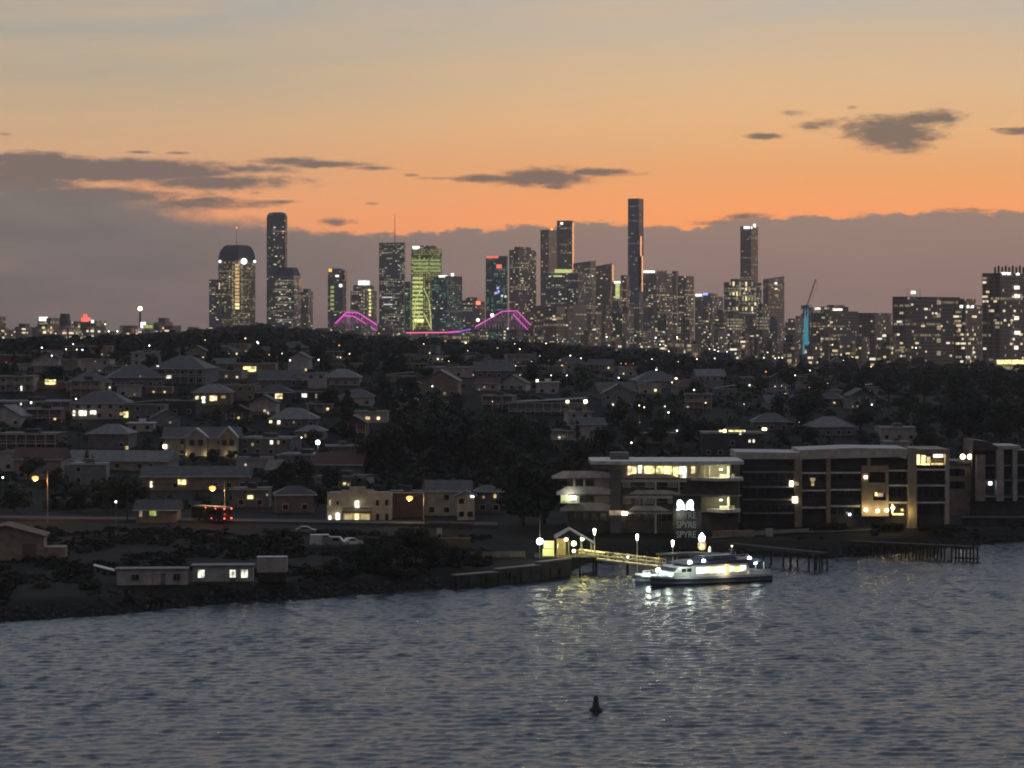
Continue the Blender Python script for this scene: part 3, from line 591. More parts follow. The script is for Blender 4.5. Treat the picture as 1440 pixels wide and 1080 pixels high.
# ---------------------------------------------------------------- houses on the slope
HB = []      # occupied boxes in the picture, to keep tree crowns off the houses seen
def house(px, py, wpx, st, roof, wall, rf, label=None, lit=(), rz=None, dpt=.75, dark=5, veranda=False, cat='house', name='house', group=None, base=None, seed=0, Y=None):
    rr = random.Random(int(px*13+py*7+seed)); Y = Y or gnd(px, py); w = wpx/F*Y; d = w*dpt; h = st*2.9
    x = X(px, Y); z0 = min(tz(x,Y), tz(x-w/2,Y), tz(x+w/2,Y)) - .2; rz = rr.uniform(-.22,.22) if rz is None else rz
    t = thing(name, label or '', cat, (x,Y,z0), rz, group)
    MB().box(-w/2,w/2,0,d,-2.5,h).build('wall', M[wall], t)
    o = .6; X0,X1,Y0,Y1 = -w/2-o,w/2+o,-o-(.9 if veranda else 0),d+o; r = MB(); k = min(w,d)*.5
    if roof == 'hip':
        rh = k*.62; r.box(X0,X1,Y0,Y1,h,h+.22)
        if w >= d: a,b_ = (X0+(Y1-Y0)/2*.95,(Y0+Y1)/2),(X1-(Y1-Y0)/2*.95,(Y0+Y1)/2)
        else: a,b_ = (0,Y0+(X1-X0)/2),(0,Y1-(X1-X0)/2)
        if b_[0] < a[0]: a = b_ = (0,(Y0+Y1)/2)
        V_ = [(X0,Y0,h+.2),(X1,Y0,h+.2),(X1,Y1,h+.2),(X0,Y1,h+.2),(*a,h+rh),(*b_,h+rh)]
        r.add(V_, [(0,1,5,4),(2,3,4,5),(1,2,5),(3,0,4)] if w >= d else [(0,1,4),(1,2,5,4),(2,3,5),(3,0,4,5)])
    elif roof in ('gable','gables'):
        rh = d*.32; r.slab([(X0,0),(X1,0),(X1,.2),(X0,.2)],Y0,Y1); r.v = [(a,b_,c+h) for a,b_,c in r.v]
        ym = (Y0+Y1)/2
        r.add([(X0,Y0,h+.2),(X1,Y0,h+.2),(X1,Y1,h+.2),(X0,Y1,h+.2),(X0,ym,h+rh),(X1,ym,h+rh)],[(0,1,5,4),(2,3,4,5),(1,2,5),(3,0,4)])
    elif roof == 'front':      # gable end toward the river
        rh = w*.30; r.slab([(X0,h-.1),(0,h+rh-.1),(X1,h-.1),(X1,h+.15),(0,h+rh+.18),(X0,h+.15)],Y0,Y1)
        MB().slab([(-w/2,h),(w/2,h),(0,h+rh-.15)],.05,.25).build('gable_wall', M[wall], t)
    elif roof == 'skillion': r.slab([(X0,h),(X1,h+1.4),(X1,h+1.65),(X0,h+.25)],Y0,Y1)
    else:
        r.box(X0+.3,X1-.3,Y0+.3,Y1-.3,h,h+.35); r.box(-w*.1,w*.15,d*.3,d*.6,h+.35,h+1.5)
    r.build('roof', M[rf], t)
    if roof != 'front': MB().box(X0-.06,X1+.06,Y0-.12,Y0-.01,h-.05,h+.2).build('gutter', M['trim'], t)
    if veranda:
        v = MB().box(-w/2,w/2,-1.6,-.02,h-2.9,h-2.72)
        n = max(3,int(w/3))
        for i in range(n+1): xx = -w/2+.1+(w-.2)*i/n; v.box(xx-.08,xx+.08,-1.55,-1.4,-1.5,h-.06)
        v.box(-w/2,w/2,-1.53,-1.47,h-1.9,h-1.82)
        v.build('veranda', M['trim'], t)
    used = []
    for L_ in lit:
        lx,ly,lw,lh,m = (tuple(L_)+('l_warm',))[:5]
        q = (lx-px)/F*Y/math.cos(rz); zz = Z(ly,Y)-z0
        q = max(-w/2+.4,min(w/2-.4,q)); zz = max(.6,min(h+.8,zz))
        pane(t,q,-.08,zz,lw/F*Y,lh/F*Y,m); used.append((q,zz))
    for s_ in range(int(math.ceil(st))):
        n = max(2,int(w/3.4))
        for i in range(n):
            if rr.random() > dark/6: continue
            q = -w/2+w*(i+.5)/n; zz = s_*2.9+1.6
            if zz+.8 > h or any(abs(q-a)<1.6 and abs(zz-b_)<1.5 for a,b_ in used): continue
            fr = MB().box(-.75,.75,-.05,.02,-.75,.75).build('window_frame', M['trim'], t, loc=(q,-.02,zz))
            pane(fr,0,-.06,0,1.2,1.2,'glass',0,'glass_pane')
    HB.append((px-wpx/2,px+wpx/2,py-h/Y*F-4,py,Y))
    return t
H = house
H(22,551,52,2.0,'flat','wall_cream','roof_grey','cream flat-roofed two-storey house with columns at left edge',[(30,546,2,7,'l_white')],veranda=True)
H(72,549,46,1,'skillion','wall_tan','roof_dark','low house glowing with one wide yellow window, left',[(71,537,15,7,'l_yel')],rz=0,dark=1)
H(125,552,62,1.2,'hip','wall_cream','roof_grey','hipped house with dim cream veranda behind the wide yellow window',[(156,545,2.5,2.5,'l_white')],veranda=True)
H(192,546,78,1.3,'hip','wall_grey','roof_grey','broad house with high charcoal hipped roof, left hillside',[(197,530,2,3,'l_dim')])
H(250,541,80,2,'hip','wall_grey','roof_grey','two-storey hipped house with white-lit corner window',[(237,530,7,4,'l_white'),(221,516,3,4,'l_white')],veranda=True)
H(358,528,58,1.6,'flat','wall_tan','roof_dark','flat house with one big glowing yellow window on hillside',[(351,519,18,7,'l_yel')],rz=0,dark=1)
H(48,585,100,1.7,'flat','wall_grey','roof_grey','long pale terrace of flat-roofed rooms, left side',[(30,546+22,2,3,'l_white'),(44,567,3,3,'l_white')],veranda=True,dark=4)
H(140,590,76,1.9,'hip','wall_white','roof_grey','white house with three bright white windows side by side',[(104,581,3,7,'l_white'),(116,581,11,7,'l_white'),(131,580,8,5,'l_white'),(83,581,6,3,'l_dim')],rz=0)
H(201,592,60,2,'skillion','wall_grey','roof_grey','grey two-storey house with an orange and a white window',[(152,582,8,4,'l_amber'),(177,583,6,8,'l_yel')],rz=0)
H(256,584,40,1.8,'flat','wall_dark','roof_dark','dark boxy house left of the row of warm windows')
H(298,570,54,1.6,'hip','wall_tan','roof_pale','house with a row of warm lit rooms under pale roof',[(277,561,4,8,'l_warm'),(286,562,5,9,'l_white'),(300,560,10,7,'l_warm'),(314,558,6,4,'l_dim')],rz=0,dark=2)
H(342,556,34,1,'skillion','wall_grey','roof_pale','small house with lit strip under the eave',[(339,551,12,4,'l_white'),(349,552,5,4,'l_dim')],rz=0)
H(38,634,84,1.8,'flat','wall_brown','roof_dark','dark brown low house with wide veranda on left',veranda=True)
H(152,632,58,1.7,'hip','wall_grey','roof_pale','grey house with pale hipped roof before the white-windowed house',[(197,633,4,5,'l_amber')])
H(198,608,36,1,'flat','wall_white','trim','small white-edged box house beside pale hipped roof')
t = H(282,641,104,2,'gables','wall_cream','roof_grey','wide cream house with two pointed front gables lit from below',[(264,635,4,6,'l_yel'),(290,632,3,10,'l_yel'),(321,632,4,5,'l_white'),(331,630,5,7,'l_yel'),(231,628,5,5,'lamp_w')],rz=0,dpt=.45,dark=6)
Yh = t.location.y; z0 = t.location.z
for a,b_,ap in ((262,292,603),(309,334,601)):
    x0,x1 = X(a,Yh)-t.location.x,X(b_,Yh)-t.location.x; zz = Z(614,Yh)-z0; za = Z(ap,Yh)-z0; xm = (x0+x1)/2
    MB().slab([(x0,-2),(x1,-2),(x1,zz),(xm,za),(x0,zz)],-1.6,-.1).build('gable_bay',M['wall_cream'],t)
    MB().slab([(x0-.4,zz-.4),(xm,za-.1),(x1+.4,zz-.4),(x1+.4,zz),(xm,za+.35),(x0-.4,zz)],-2,2.5).build('gable_roof',M['trim'],t)
    for f_ in (.3,.7):
        pane(t,x0+(x1-x0)*f_,-1.65,zz*.72,1.5,1.8,'glass')
for px in (264,291,322,331):
    l = bpy.data.lights.new('up_light','POINT'); l.energy = 60; l.color = (1,.78,.4); l.shadow_soft_size = .2
    link('up_light',l,t,(X(px,Yh)-t.location.x,-2.4,.9))
H(372,642,76,1.9,'flat','wall_grey','roof_grey','grey flat house right of the two-gabled house',[(382,622,4,5,'l_white'),(392,622,3,5,'l_dim'),(355,625,3,4,'l_dim')],dark=5)
H(165,662,150,1,'gable','wall_cream','roof_pale','long low house with pale sheet roof behind orange lamps',dark=3,dpt=.3)
H(275,690,150,1.3,'gable','wall_tan','roof_grey','long roofed house with one yellow window above the bus',[(256,678,11,7,'l_yel'),(213,681,3,8,'l_white')],dpt=.3,dark=3,rz=.03)
H(105,672,16,1.3,'front','wall_white','roof_pale','small white gabled cottage behind the leftmost orange lamp')
H(480,542,52,1.2,'hip','wall_cream','roof_pale','pale hipped house above the central tree clump',veranda=True)
H(392,545,56,1,'gable','wall_grey','roof_grey','grey gabled house right of the big yellow window')
H(385,566,50,1.3,'hip','wall_dark','roof_dark','dark house with two small warm windows',[(374,557,5,5,'l_warm'),(392,557,10,7,'l_warm')],rz=0,dark=1)
H(437,565,40,1.3,'skillion','wall_dark','roof_dark','dark house with two pinkish-white windows',[(428,556,7,5,'l_white'),(445,557,3,6,'l_dim')],rz=0,dark=1)
H(412,602,66,1.1,'hip','wall_grey','roof_pale','house with broad pale hipped roof and three small lights',[(378,593,4,4,'l_warm'),(392,594,4,5,'l_white'),(413,594,3,3,'l_dim')],rz=0)
H(522,596,46,1.4,'flat','wall_white','roof_grey','small pale house with four lit windows by the dark trees',[(499,589,6,5,'l_yel'),(505,590,4,8,'l_yel'),(517,588,6,4,'l_amber'),(532,588,4,4,'l_warm')],rz=0,dark=2)
H(482,641,44,1,'flat','wall_grey','roof_pale','low pale flat roof left of the central trees',dark=2)
H(632,531,66,1.5,'flat','wall_white','roof_pale','long pale flat-roofed building on hillside above trees',dark=5)
H(695,533,54,1.2,'gable','wall_grey','roof_grey','grey gabled house right of the long pale hillside building')
H(612,580,40,1.2,'hip','wall_cream','roof_grey','cream cottage half hidden at the top of central trees')
H(700,576,44,1.7,'flat','wall_grey','roof_grey','grey balconied house right of the central trees',veranda=True)
H(770,555,32,1.6,'flat','wall_white','trim','white cube house with two dark windows on hillside',[(753,529,3,3,'lamp_w')],dark=6,rz=0)
H(770,582,110,1.6,'skillion','wall_grey','roof_grey','wide grey house with two round white porch lights',[(798,565,4,4,'lamp_w'),(830,565,5,5,'lamp_w')],rz=0,veranda=True)
H(815,602,34,2,'flat','wall_white','roof_grey','white narrow house before the two porch lights',dark=4)
H(925,546,62,1.3,'hip','wall_tan','roof_grey','hipped house with grey roof right of hillside centre',[(951,531,3,3,'lamp_w')],veranda=True)
H(868,563,52,1.4,'gable','wall_grey','roof_grey','grey gabled house left of the grey hipped house')
H(1000,535,40,1,'gable','wall_white','roof_pale','pale roofed house near the foot of white-capped tower')
H(1030,642,84,2.6,'flat','wall_dark','roof_grey','modern house with warm lit roof strip behind penthouse',[(1036,592,24,2.5,'l_yel'),(1015,602,8,2.5,'l_yel'),(1019,601,4,4,'lamp_w'),(1041,609,3,4,'l_white'),(1054,620,2.5,4,'l_white'),(1060,620,2.5,4,'l_white')],rz=0,dark=2)
H(1085,606,52,1.2,'hip','wall_grey','roof_grey','grey hipped house right of the modern lit house',[(1075,607,6,6,'lamp_w')])
H(1172,613,60,1.2,'hip','wall_grey','roof_pale','house with pale hipped roof above the long apartments')
H(1264,620,52,1.6,'flat','wall_white','roof_pale','pale flat house above the long apartments, right',dark=5)
H(1262,634,36,1,'flat','wall_white','roof_pale','small pale roof pavilion directly behind the long apartments',dark=1)
H(1100,578,44,1.2,'gable','wall_cream','roof_grey','cream gabled house on the right slope',dark=4)
# the rest of the suburb
rr = random.Random(8); made = 0; tries = 0
while made < 130 and tries < 6000:
    tries += 1; px = rr.uniform(-20,1230); py = rr.choice((rr.uniform(494,525),rr.uniform(500,560),rr.uniform(540,690)))
    if 500 < px < 775 and py > 590: continue
    if px > 1040 and py > 585: continue
    if px > 760 and py > 625: continue
    Y = gnd(px,py); wpx = rr.uniform(8,14)/Y*F
    if any(a-wpx*.3 < px < b_+wpx*.3 and t0+1 < py < b2+(16 if made < 40 else 9)*600/Y for a,b_,t0,b2,_ in HB): continue
    wl = rr.choice(('wall_white','wall_white','wall_cream','wall_cream','wall_grey','wall_blue','wall_tan','wall_brown')); rt = rr.choice(('hip','gable','front','flat','flat','flat','skillion','skillion')); rf = rr.choice(('roof_pale','roof_grey','roof_dark','roof_dark','roof_red'))
    lit = [(px+rr.uniform(-.4,.4)*wpx, py-rr.uniform(3,8)*800/Y, rr.uniform(2,4)*800/Y, rr.uniform(2,4)*800/Y, rr.choice(('l_warm','l_warm','l_white','l_yel','l_dim'))) for _ in range(rr.choice((0,1,1,1,2,2)))]
    t = house(px,py,wpx,rr.choice((1,1.2,1.6,2)),rt,wl,rf,'x',lit,veranda=rr.random()<.5,dark=3,group='houses across the slope',seed=made)
    c = {'wall_white':'white','wall_cream':'cream','wall_grey':'grey','wall_blue':'pale blue','wall_tan':'tan','wall_brown':'brown'}[wl]
    auto(t, f"{c} {dict(hip='hipped-roof',gable='gabled',front='gable-fronted',flat='flat-roofed',skillion='slant-roofed')[rt]} house" + (' with lit window' if len(lit)==1 else ' with two lit windows' if lit else ''), px, py-8)
    made += 1

HB += [(455,552,684,742,566),(550,596,690,728,568),(596,706,676,728,566),(388,442,690,724,566),(326,378,692,716,575),(190,250,715,738,556),(258,335,714,742,553)]
# ---------------------------------------------------------------- trees
def crown_mesh(seed, kind, mt):
    rr = random.Random(seed); b = MB()
    def leafs(c, r, n, s0, s1, flat=.8):
        for _ in range(n):
            d = Vector((rr.gauss(0,1),rr.gauss(0,1),rr.gauss(0,1)))
            if d.length < 1e-3: continue
            d.normalize(); p = Vector(c) + Vector((d.x*r,d.y*r,d.z*r*flat))*rr.uniform(.72,1.08)
            nrm = (d + Vector((rr.gauss(0,.5),rr.gauss(0,.5),rr.gauss(.2,.5)))).normalized(); a = nrm.orthogonal().normalized(); q = nrm.cross(a)
            th = rr.random()*6.28; a, q = a*math.cos(th)+q*math.sin(th), q*math.cos(th)-a*math.sin(th); s = rr.uniform(s0,s1)
            b.add([p-a*s*.6,p+q*s*.45,p+a*s*.7,p-q*s*.4],[(0,1,2,3)])
    if kind == 'broad':
        n = rr.randint(9,13)
        for i in range(n):
            t = rr.random()*6.28; e = rr.uniform(0,1)**.6; rad = 3.3*e
            leafs((rad*math.cos(t),rad*math.sin(t),rr.uniform(3.1,8.2)-e*1.2), rr.uniform(1.1,2.1), 190, .28,.62)
        leafs((0,0,5.8),2.4,160,.3,.6)
    elif kind == 'tall':
        for i in range(12):
            k = i/11; t = rr.random()*6.28; rad = 1.5*math.sin(.5+k*2.4)
            leafs((rad*math.cos(t),rad*math.sin(t),3+k*8), rr.uniform(.9,1.6)*(1.15-.5*k), 170, .26,.55)
    elif kind == 'pine':
        for i in range(13):
            k = i/12; rad = 2.6*(1-k)**.8+.25
            for j in range(6):
                t = j*1.047+i*.5+rr.uniform(-.2,.2)
                leafs((rad*.62*math.cos(t),rad*.62*math.sin(t),2.2+k*9.5), .35+.42*rad*.6, 26, .18,.4,.5)
    elif kind == 'shrub':
        for i in range(6):
            t = rr.random()*6.28; leafs((.8*math.cos(t),.8*math.sin(t),rr.uniform(.5,1.2)), rr.uniform(.5,.9), 110, .16,.34)
    elif kind == 'palm':
        for j in range(16):
            t = j*.393*1.02+rr.uniform(-.1,.1); up = rr.uniform(.2,1.1); pv = Vector((0,0,7))
            for s in range(7):
                dz = .75*up - .2*s; nx = pv + Vector((math.cos(t)*.5,math.sin(t)*.5,dz*.5)); sd = Vector((-math.sin(t),math.cos(t),-.5))*(.42*(1-s/8)); sd2 = Vector((math.sin(t),-math.cos(t),-.5))*(.42*(1-s/8))
                b.add([pv,nx,nx+sd,pv+sd],[(0,1,2,3)]); b.add([pv,nx,nx+sd2,pv+sd2],[(0,1,2,3)]); pv = nx
    return b.mesh('crown', M[mt])
def trunk_mesh(seed, kind):
    rr = random.Random(seed); b = MB()
    if kind == 'broad':
        b.tube((0,0,-1),(0,0,3),.34,7,.24)
        for i in range(5):
            t = i*1.256+rr.random(); b.tube((0,0,2.6),(2*math.cos(t),2*math.sin(t),rr.uniform(4.6,6.2)),.17,5,.06)
    elif kind == 'shrub':
        for i in range(4): t = i*1.57; b.tube((0,0,-.3),(.5*math.cos(t),.5*math.sin(t),.9),.05,4,.02)
    else:
        b.tube((0,0,-1),(0,0,{'tall':10,'pine':11.3,'palm':7}[kind]),.24,7,.07 if kind != 'palm' else .16)
        if kind == 'tall':
            for i in range(4): t = i*1.57; b.tube((0,0,3+i*1.6),(1.2*math.cos(t),1.2*math.sin(t),4.6+i*1.6),.1,4,.04)
    return b.mesh('trunk', M['bark'])
TP = {}
for k,(kind,n) in enumerate((('broad',6),('tall',3),('pine',2),('shrub',3),('palm',2))):
    TP[kind] = [(crown_mesh(k*10+i,kind,('leafA','leafB','leafC')[i%3]),trunk_mesh(k*10+i,kind)) for i in range(n)]
WORDS = {'broad':('broad round-crowned tree','dense dark leafy tree','spreading dark tree'),'tall':('tall narrow tree','tall upright dark tree'),'pine':('dark conical pine','pointed dark pine'),'shrub':('dark waterside shrub','low bushy shrub','dense dark shrub'),'palm':('slim palm tree',)}
NT = 0
def tree(x, Y, kind, s, sz=None, label=None, group='trees across the suburb', rr=random):
    global NT
    cm, tm = rr.choice(TP[kind]); nm = {'broad':'tree','tall':'tree','pine':'pine_tree','shrub':'shrub','palm':'palm_tree'}[kind]
    t = thing(nm, label or 'x', 'shrub' if kind == 'shrub' else 'tree', (x,Y,tz(x,Y)-.1), rr.random()*6.28, group); NT += 1
    t.scale = (s,s,sz or s*rr.uniform(.9,1.15))
    link('crown',cm,t); link('trunk',tm,t)
    if not label: auto(t, rr.choice(WORDS[kind]), PX(x,Y), PY(t.location.z+6*s,Y))
    return t
rr = random.Random(33)
# the dark clump in the middle and other trees one can place
for px,py,hp,kind in ((590,668,112,'broad'),(548,676,80,'broad'),(520,672,62,'broad'),(625,672,92,'broad'),(655,678,98,'broad'),(690,682,82,'broad'),(575,640,88,'tall'),(610,625,75,'broad'),(645,630,66,'broad'),(680,640,70,'broad'),(714,650,70,'broad'),(745,665,66,'broad'),
   (735,742,112,'broad'),(765,738,88,'broad'),(752,712,92,'tall'),(790,690,60,'broad'),(820,660,50,'broad'),(850,645,48,'broad'),(760,640,54,'broad'),(720,690,70,'broad'),(700,715,44,'broad'),
   (585,796,62,'broad'),(558,800,44,'broad'),(535,806,40,'broad'),(512,800,38,'broad'),(610,800,46,'broad'),(640,798,34,'broad'),(670,796,28,'broad'),(490,804,30,'broad'),
   (890,632,44,'broad'),(930,628,46,'broad'),(960,630,50,'broad'),(870,600,40,'broad'),(905,590,34,'broad'),
   (40,680,46,'broad'),(78,690,40,'broad'),(122,668,30,'pine'),(131,668,28,'pine'),(150,720,55,'broad'),(170,715,50,'broad'),(195,712,44,'broad'),(110,720,40,'broad'),(20,720,40,'broad'),(300,655,26,'broad'),(325,650,20,'broad'),(270,652,18,'broad'),(400,690,46,'broad'),(430,680,42,'broad'),(455,660,34,'broad'),(380,690,30,'broad'),
   (305,520,38,'broad'),(297,528,36,'tall'),(120,510,26,'broad'),(60,505,28,'broad'),(20,512,26,'broad'),(160,512,24,'broad'),
   (1100,600,52,'broad'),(1130,605,52,'broad'),(1210,612,50,'broad'),(1300,612,56,'broad'),(1335,625,60,'broad'),(1370,618,62,'broad'),(1410,625,66,'broad'),(1435,618,66,'broad'),(1310,640,40,'broad'),(1350,580,56,'broad'),(1400,578,60,'broad'),(1440,575,56,'broad'),(1300,572,50,'broad'),(1250,568,44,'broad'),(1200,566,40,'broad'),(1150,566,44,'broad'),(1110,552,36,'broad'),(1070,556,34,'broad'),(1350,552,36,'broad'),(1400,550,36,'broad'),(1280,548,30,'broad'),(1220,545,30,'broad'),
   (1100,630,32,'broad'),(1215,634,34,'broad'),(1140,632,30,'broad'),(985,620,34,'broad'),(540,560,34,'broad'),(575,566,36,'broad'),(560,530,26,'broad'),(600,540,26,'broad'),(480,500,22,'pine'),(473,500,20,'pine')):
    Y = gnd(px,py); s = hp/F*Y/(9.6 if kind == 'broad' else 11.5); tree(X(px,Y),Y,kind,s*1.0,label=None,rr=rr)
def clear(px, Y, s):
    for a,b_,t0,b2,Yh in HB[:52]+HB[-7:]:
        if Y < Yh+2 and a-3 < px < b_+3:
            top = PY(terr(px,Y)+9.5*s,Y)
            if top < b2-3: return False
        if Y >= Yh+2 and Y < Yh+12 and a-2 < px < b_+2: return False
    return True
n = 0; tries = 0
while n < 165 and tries < 6000:
    tries += 1; px = rr.uniform(-60,1500); py = rr.choice((rr.uniform(492,530),rr.uniform(510,600),rr.uniform(560,715)))
    if px > 770 and py > 640: continue
    Y = gnd(px,py); s = rr.uniform(.5,1.0)
    if Y > 1500 or not clear(px,Y,s): continue
    tree(X(px,Y),Y,rr.choice(('broad','broad','broad','broad','tall','palm')),s,rr=rr); n += 1
# waterside shrubs
for i in range(36):
    px = rr.uniform(0,680) if i < 24 else rr.uniform(1060,1440); Y = shore(px)+rr.uniform(4,24)
    if 150 < px < 410 and PY(2,Y) > 780 and Y < 445: Y = shore(px)+rr.uniform(2,5)
    tree(X(px,Y),Y,'shrub',rr.uniform(.7,1.7) if px < 150 or 430 < px < 700 else rr.uniform(.5,.9),group='shrubs along the river bank',rr=rr)
# the far wooded ridge reads as one mass
b = MB(); rr = random.Random(4)
for i in range(2400):
    Y = 1250*(3300/1250)**rr.random(); px = rr.uniform(-350,1800)
    if 1500 > Y and not clear(px,Y,.8): continue
    z = terr(px,Y); x = X(px,Y); s = rr.uniform(3,6.5)
    if px > 980 and 1500 < Y < 2300 and rr.random() < .5: s *= .7
    for j in range(26):
        d = Vector((rr.gauss(0,1),rr.gauss(0,1),abs(rr.gauss(0,.9)))).normalized()
        p = Vector((x,Y,z+s*.6))+Vector((d.x*s,d.y*s,d.z*s*.95))*rr.uniform(.75,1.05); a = d.orthogonal().normalized(); q = d.cross(a); t_ = rr.random()*6.28
        a, q = a*math.cos(t_)+q*math.sin(t_), q*math.cos(t_)-a*math.sin(t_); k = s*rr.uniform(.28,.5)
        b.add([p-a*k,p+q*k*.8,p+a*k,p-q*k*.8],[(0,1,2,3)])
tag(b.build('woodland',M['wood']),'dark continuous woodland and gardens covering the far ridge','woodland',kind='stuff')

# ---------------------------------------------------------------- small lights on the slope
LAMPP = {}
def lampost(x, Y, h, m, base, px, py, energy=0, big=1):
    t = thing('street_lamp','x','street lamp',(x,Y,tz(x,Y)),0,'street and garden lamps across the suburb')
    if 'p' not in LAMPP: LAMPP['p'] = MB().tube((0,0,-.5),(0,0,1),.07,5,.05).mesh('post',M['steel'])
    if m not in LAMPP: LAMPP[m] = MB().ball((0,0,0),1,8).mesh('lamp_head',M[m])
    p = link('post',LAMPP['p'],t); p.scale = (1,1,h)
    q = link('lamp_head',LAMPP[m],t,(0,-.1,h)); r = max(.16,.62*Y/F)*big; q.scale = (r,r,r)  # head grows with distance to stand in for lamp bloom
    auto(t, base, px, py); return t
LT = [(148,456,'w'),(153,466,'c'),(165,466,'c'),(59,489,'c'),(73,501,'c'),(103,484,'w'),(108,492,'w'),(116,493,'c'),(93,492,'w'),(210,486,'c'),(362,481,'c'),(396,472,'w'),(345,476,'w'),(397,497,'c'),(477,486,'s'),(408,507,'c'),(608,544,'c'),(586,484,'s'),(596,484,'w'),
 (655,482,'w'),(683,482,'w'),(363,483,'c'),(424,616,'w'),(740,491,'g'),(731,491,'g'),(724,484,'w'),(783,487,'w'),(775,529,'w'),(797,528,'w'),(870,532,'c'),(881,572,'c'),(899,571,'w'),(906,573,'w'),(952,606,'c'),(940,580,'c'),(888,623,'c'),(945,539,'w'),(976,550,'c'),
 (923,520,'c'),(917,505,'c'),(878,507,'r'),(802,500,'w'),(817,504,'w'),(980,505,'w'),(1005,504,'w'),(1017,504,'c'),(1077,523,'s'),(1118,487,'c'),(1130,521,'w'),(1139,521,'w'),(1118,528,'c'),(1274,481,'w'),(1288,489,'c'),(1307,499,'w'),(1225,516,'w'),(1240,516,'w'),(1219,502,'c'),
 (1357,619,'c'),(1226,570,'c'),(4,672,'c'),(163,678,'c'),(163,706,'c'),(44,566,'c'),(107,561,'c'),(448,507,'c'),(768,483,'g'),(714,462,'w'),(700,490,'w'),(1074,503,'g'),(1079,503,'g'),(1084,503,'g'),(1090,504,'g'),(1095,503,'g'),(1100,503,'g'),(1105,503,'g'),(853,474,'c'),(922,475,'c'),(952,474,'w'),(900,488,'w'),(943,486,'w'),(1010,494,'w'),(1033,486,'w')]
LK = {'w':('lamp_w','warm white lamp'),'c':('lamp_c','cool white lamp'),'s':('lamp_s','orange street lamp'),'g':('lamp_w','small golden lamp'),'r':('lamp_r','small red lamp')}
rr = random.Random(12)
for px,py,k in LT:
    h = rr.uniform(5,8); Y = gnd(px,py,h)
    if Y > 2300: Y = rr.uniform(1900,2500); h = max(4,Z(py,Y)-terr(px,Y))
    lampost(X(px,Y),Y,h,LK[k][0],LK[k][1],px,py,big=1.35 if k in 'cs' else 1.1)
for i in range(70):
    px = rr.uniform(0,1440) if rr.random() < .35 else rr.uniform(640,1240); py = rr.uniform(476,515) if rr.random() < .8 else rr.uniform(510,600); h = rr.uniform(4,8); Y = gnd(px,py,h)
    if px > 1230 and py > 520: continue
    if Y > 2300: Y = rr.uniform(1500,2400); h = max(4,Z(py,Y)-terr(px,Y))
    k = rr.choice('wwwcsg'); lampost(X(px,Y),Y,h,LK[k][0],LK[k][1].replace('lamp','light'),px,py,big=rr.choice((.4,.5,.6,.95)))
# ---------------------------------------------------------------- waterfront apartments with sweeping balconies
Y = 540; ax = X(910,Y); z0 = 3.6
lx = lambda px: X(px,Y)-ax
lz = lambda py: Z(py,Y)-z0
def light(name, parent, loc, e, col=(1,.78,.45), r=.25):
    l = bpy.data.lights.new(name,'POINT'); l.energy = e; l.color = col; l.shadow_soft_size = r; return link(name,l,parent,loc)
A = thing('apartment_building','white apartments with sweeping curved balconies and glowing penthouse','apartments',(ax,Y,z0))
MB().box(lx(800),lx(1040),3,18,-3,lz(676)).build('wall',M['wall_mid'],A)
MB().box(lx(866),lx(1030),4,16,lz(676),lz(654)).build('penthouse',M['wall_cream'],A)
def curve_slab(pts_front, z_, th, y_back=6, name='roof', m='trim'):
    poly = pts_front+[(pts_front[-1][0],y_back),(pts_front[0][0],y_back)]
    return MB().prism(poly,z_,z_+th).build(name,M[m],A)
def bow(p0,p1,y0,b_,n=14): return [(lx(p0+(p1-p0)*i/n), y0-b_*math.sin(math.pi*i/n)) for i in range(n+1)]
curve_slab(bow(831,1047,1,2.2),lz(653.5),.75,18)
MB().box(lx(861),lx(887),8,13,lz(650),lz(639)).build('lift_overrun',M['wall_grey'],A)
def band(p0,p1,yt,yb,dy,dip=5,taper0=7,taper1=10):
    """solid curved balcony front: outline in elevation, bowed out in plan"""
    n = 16; m = MB(); top = []; bot = []
    for i in range(n+1):
        k = i/n; px = p0+(p1-p0)*k; up = min(1,k/.20)*(min(1,(1-k)/.34) if p0 > 865 else min(1,.45+(1-k)/.5)); up = up*up*(3-2*up)
        y = dy-.15*math.sin(math.pi*k); zt = lz(yb-(yb-yt)*(.42+.66*up)); zb = lz(yb)-.0
        top.append((lx(px),y,zt)); bot.append((lx(px),y,zb))
    vs = top+bot+[(x,y+.25,z) for x,y,z in top]+[(x,y+.25,z) for x,y,z in bot]; N = n+1; fs = []
    for i in range(n):
        fs += [(N+i,N+i+1,i+1,i),(2*N+i,2*N+i+1,3*N+i+1,3*N+i),(i,i+1,2*N+i+1,2*N+i),(3*N+i,3*N+i+1,N+i+1,N+i)]
    m.add(vs,fs); o = m.build('balcony_front',M['trim'],A)
    MB().prism([(x,y+.3) for x,y,_ in bot]+[(bot[-1][0],dy+3.4),(bot[0][0],dy+3.4)],lz(yb)-.02,lz(yb)+.2).build('balcony_floor',M['concrete'],A)
for p0,p1,yt,yb in ((776,862,664,674),(783,862,686,697),(788,862,709,720)): band(p0,p1,yt,yb,2.6)
for p0,p1,yt,yb in ((872,967,668,679),(880,968,691,702),(882,946,713,724)): band(p0,p1,yt,yb,2.6)
MB().box(lx(859),lx(874),1.9,3.4,-1,lz(663)).build('core_wall',M['wall_grey'],A)
for z_ in (673.8,696.8,720): MB().box(lx(800),lx(1000),2.3,3.2,lz(z_)-.2,lz(z_)+.12).build('balcony_floor',M['wall_grey'],A)
for a,b_ in ((790,858),(875,965)):
    for u in (682,704): MB().box(lx(a),lx(b_),1.98,2.02,lz(u+3),lz(u+2.4)).build('handrail',M['steel'],A)
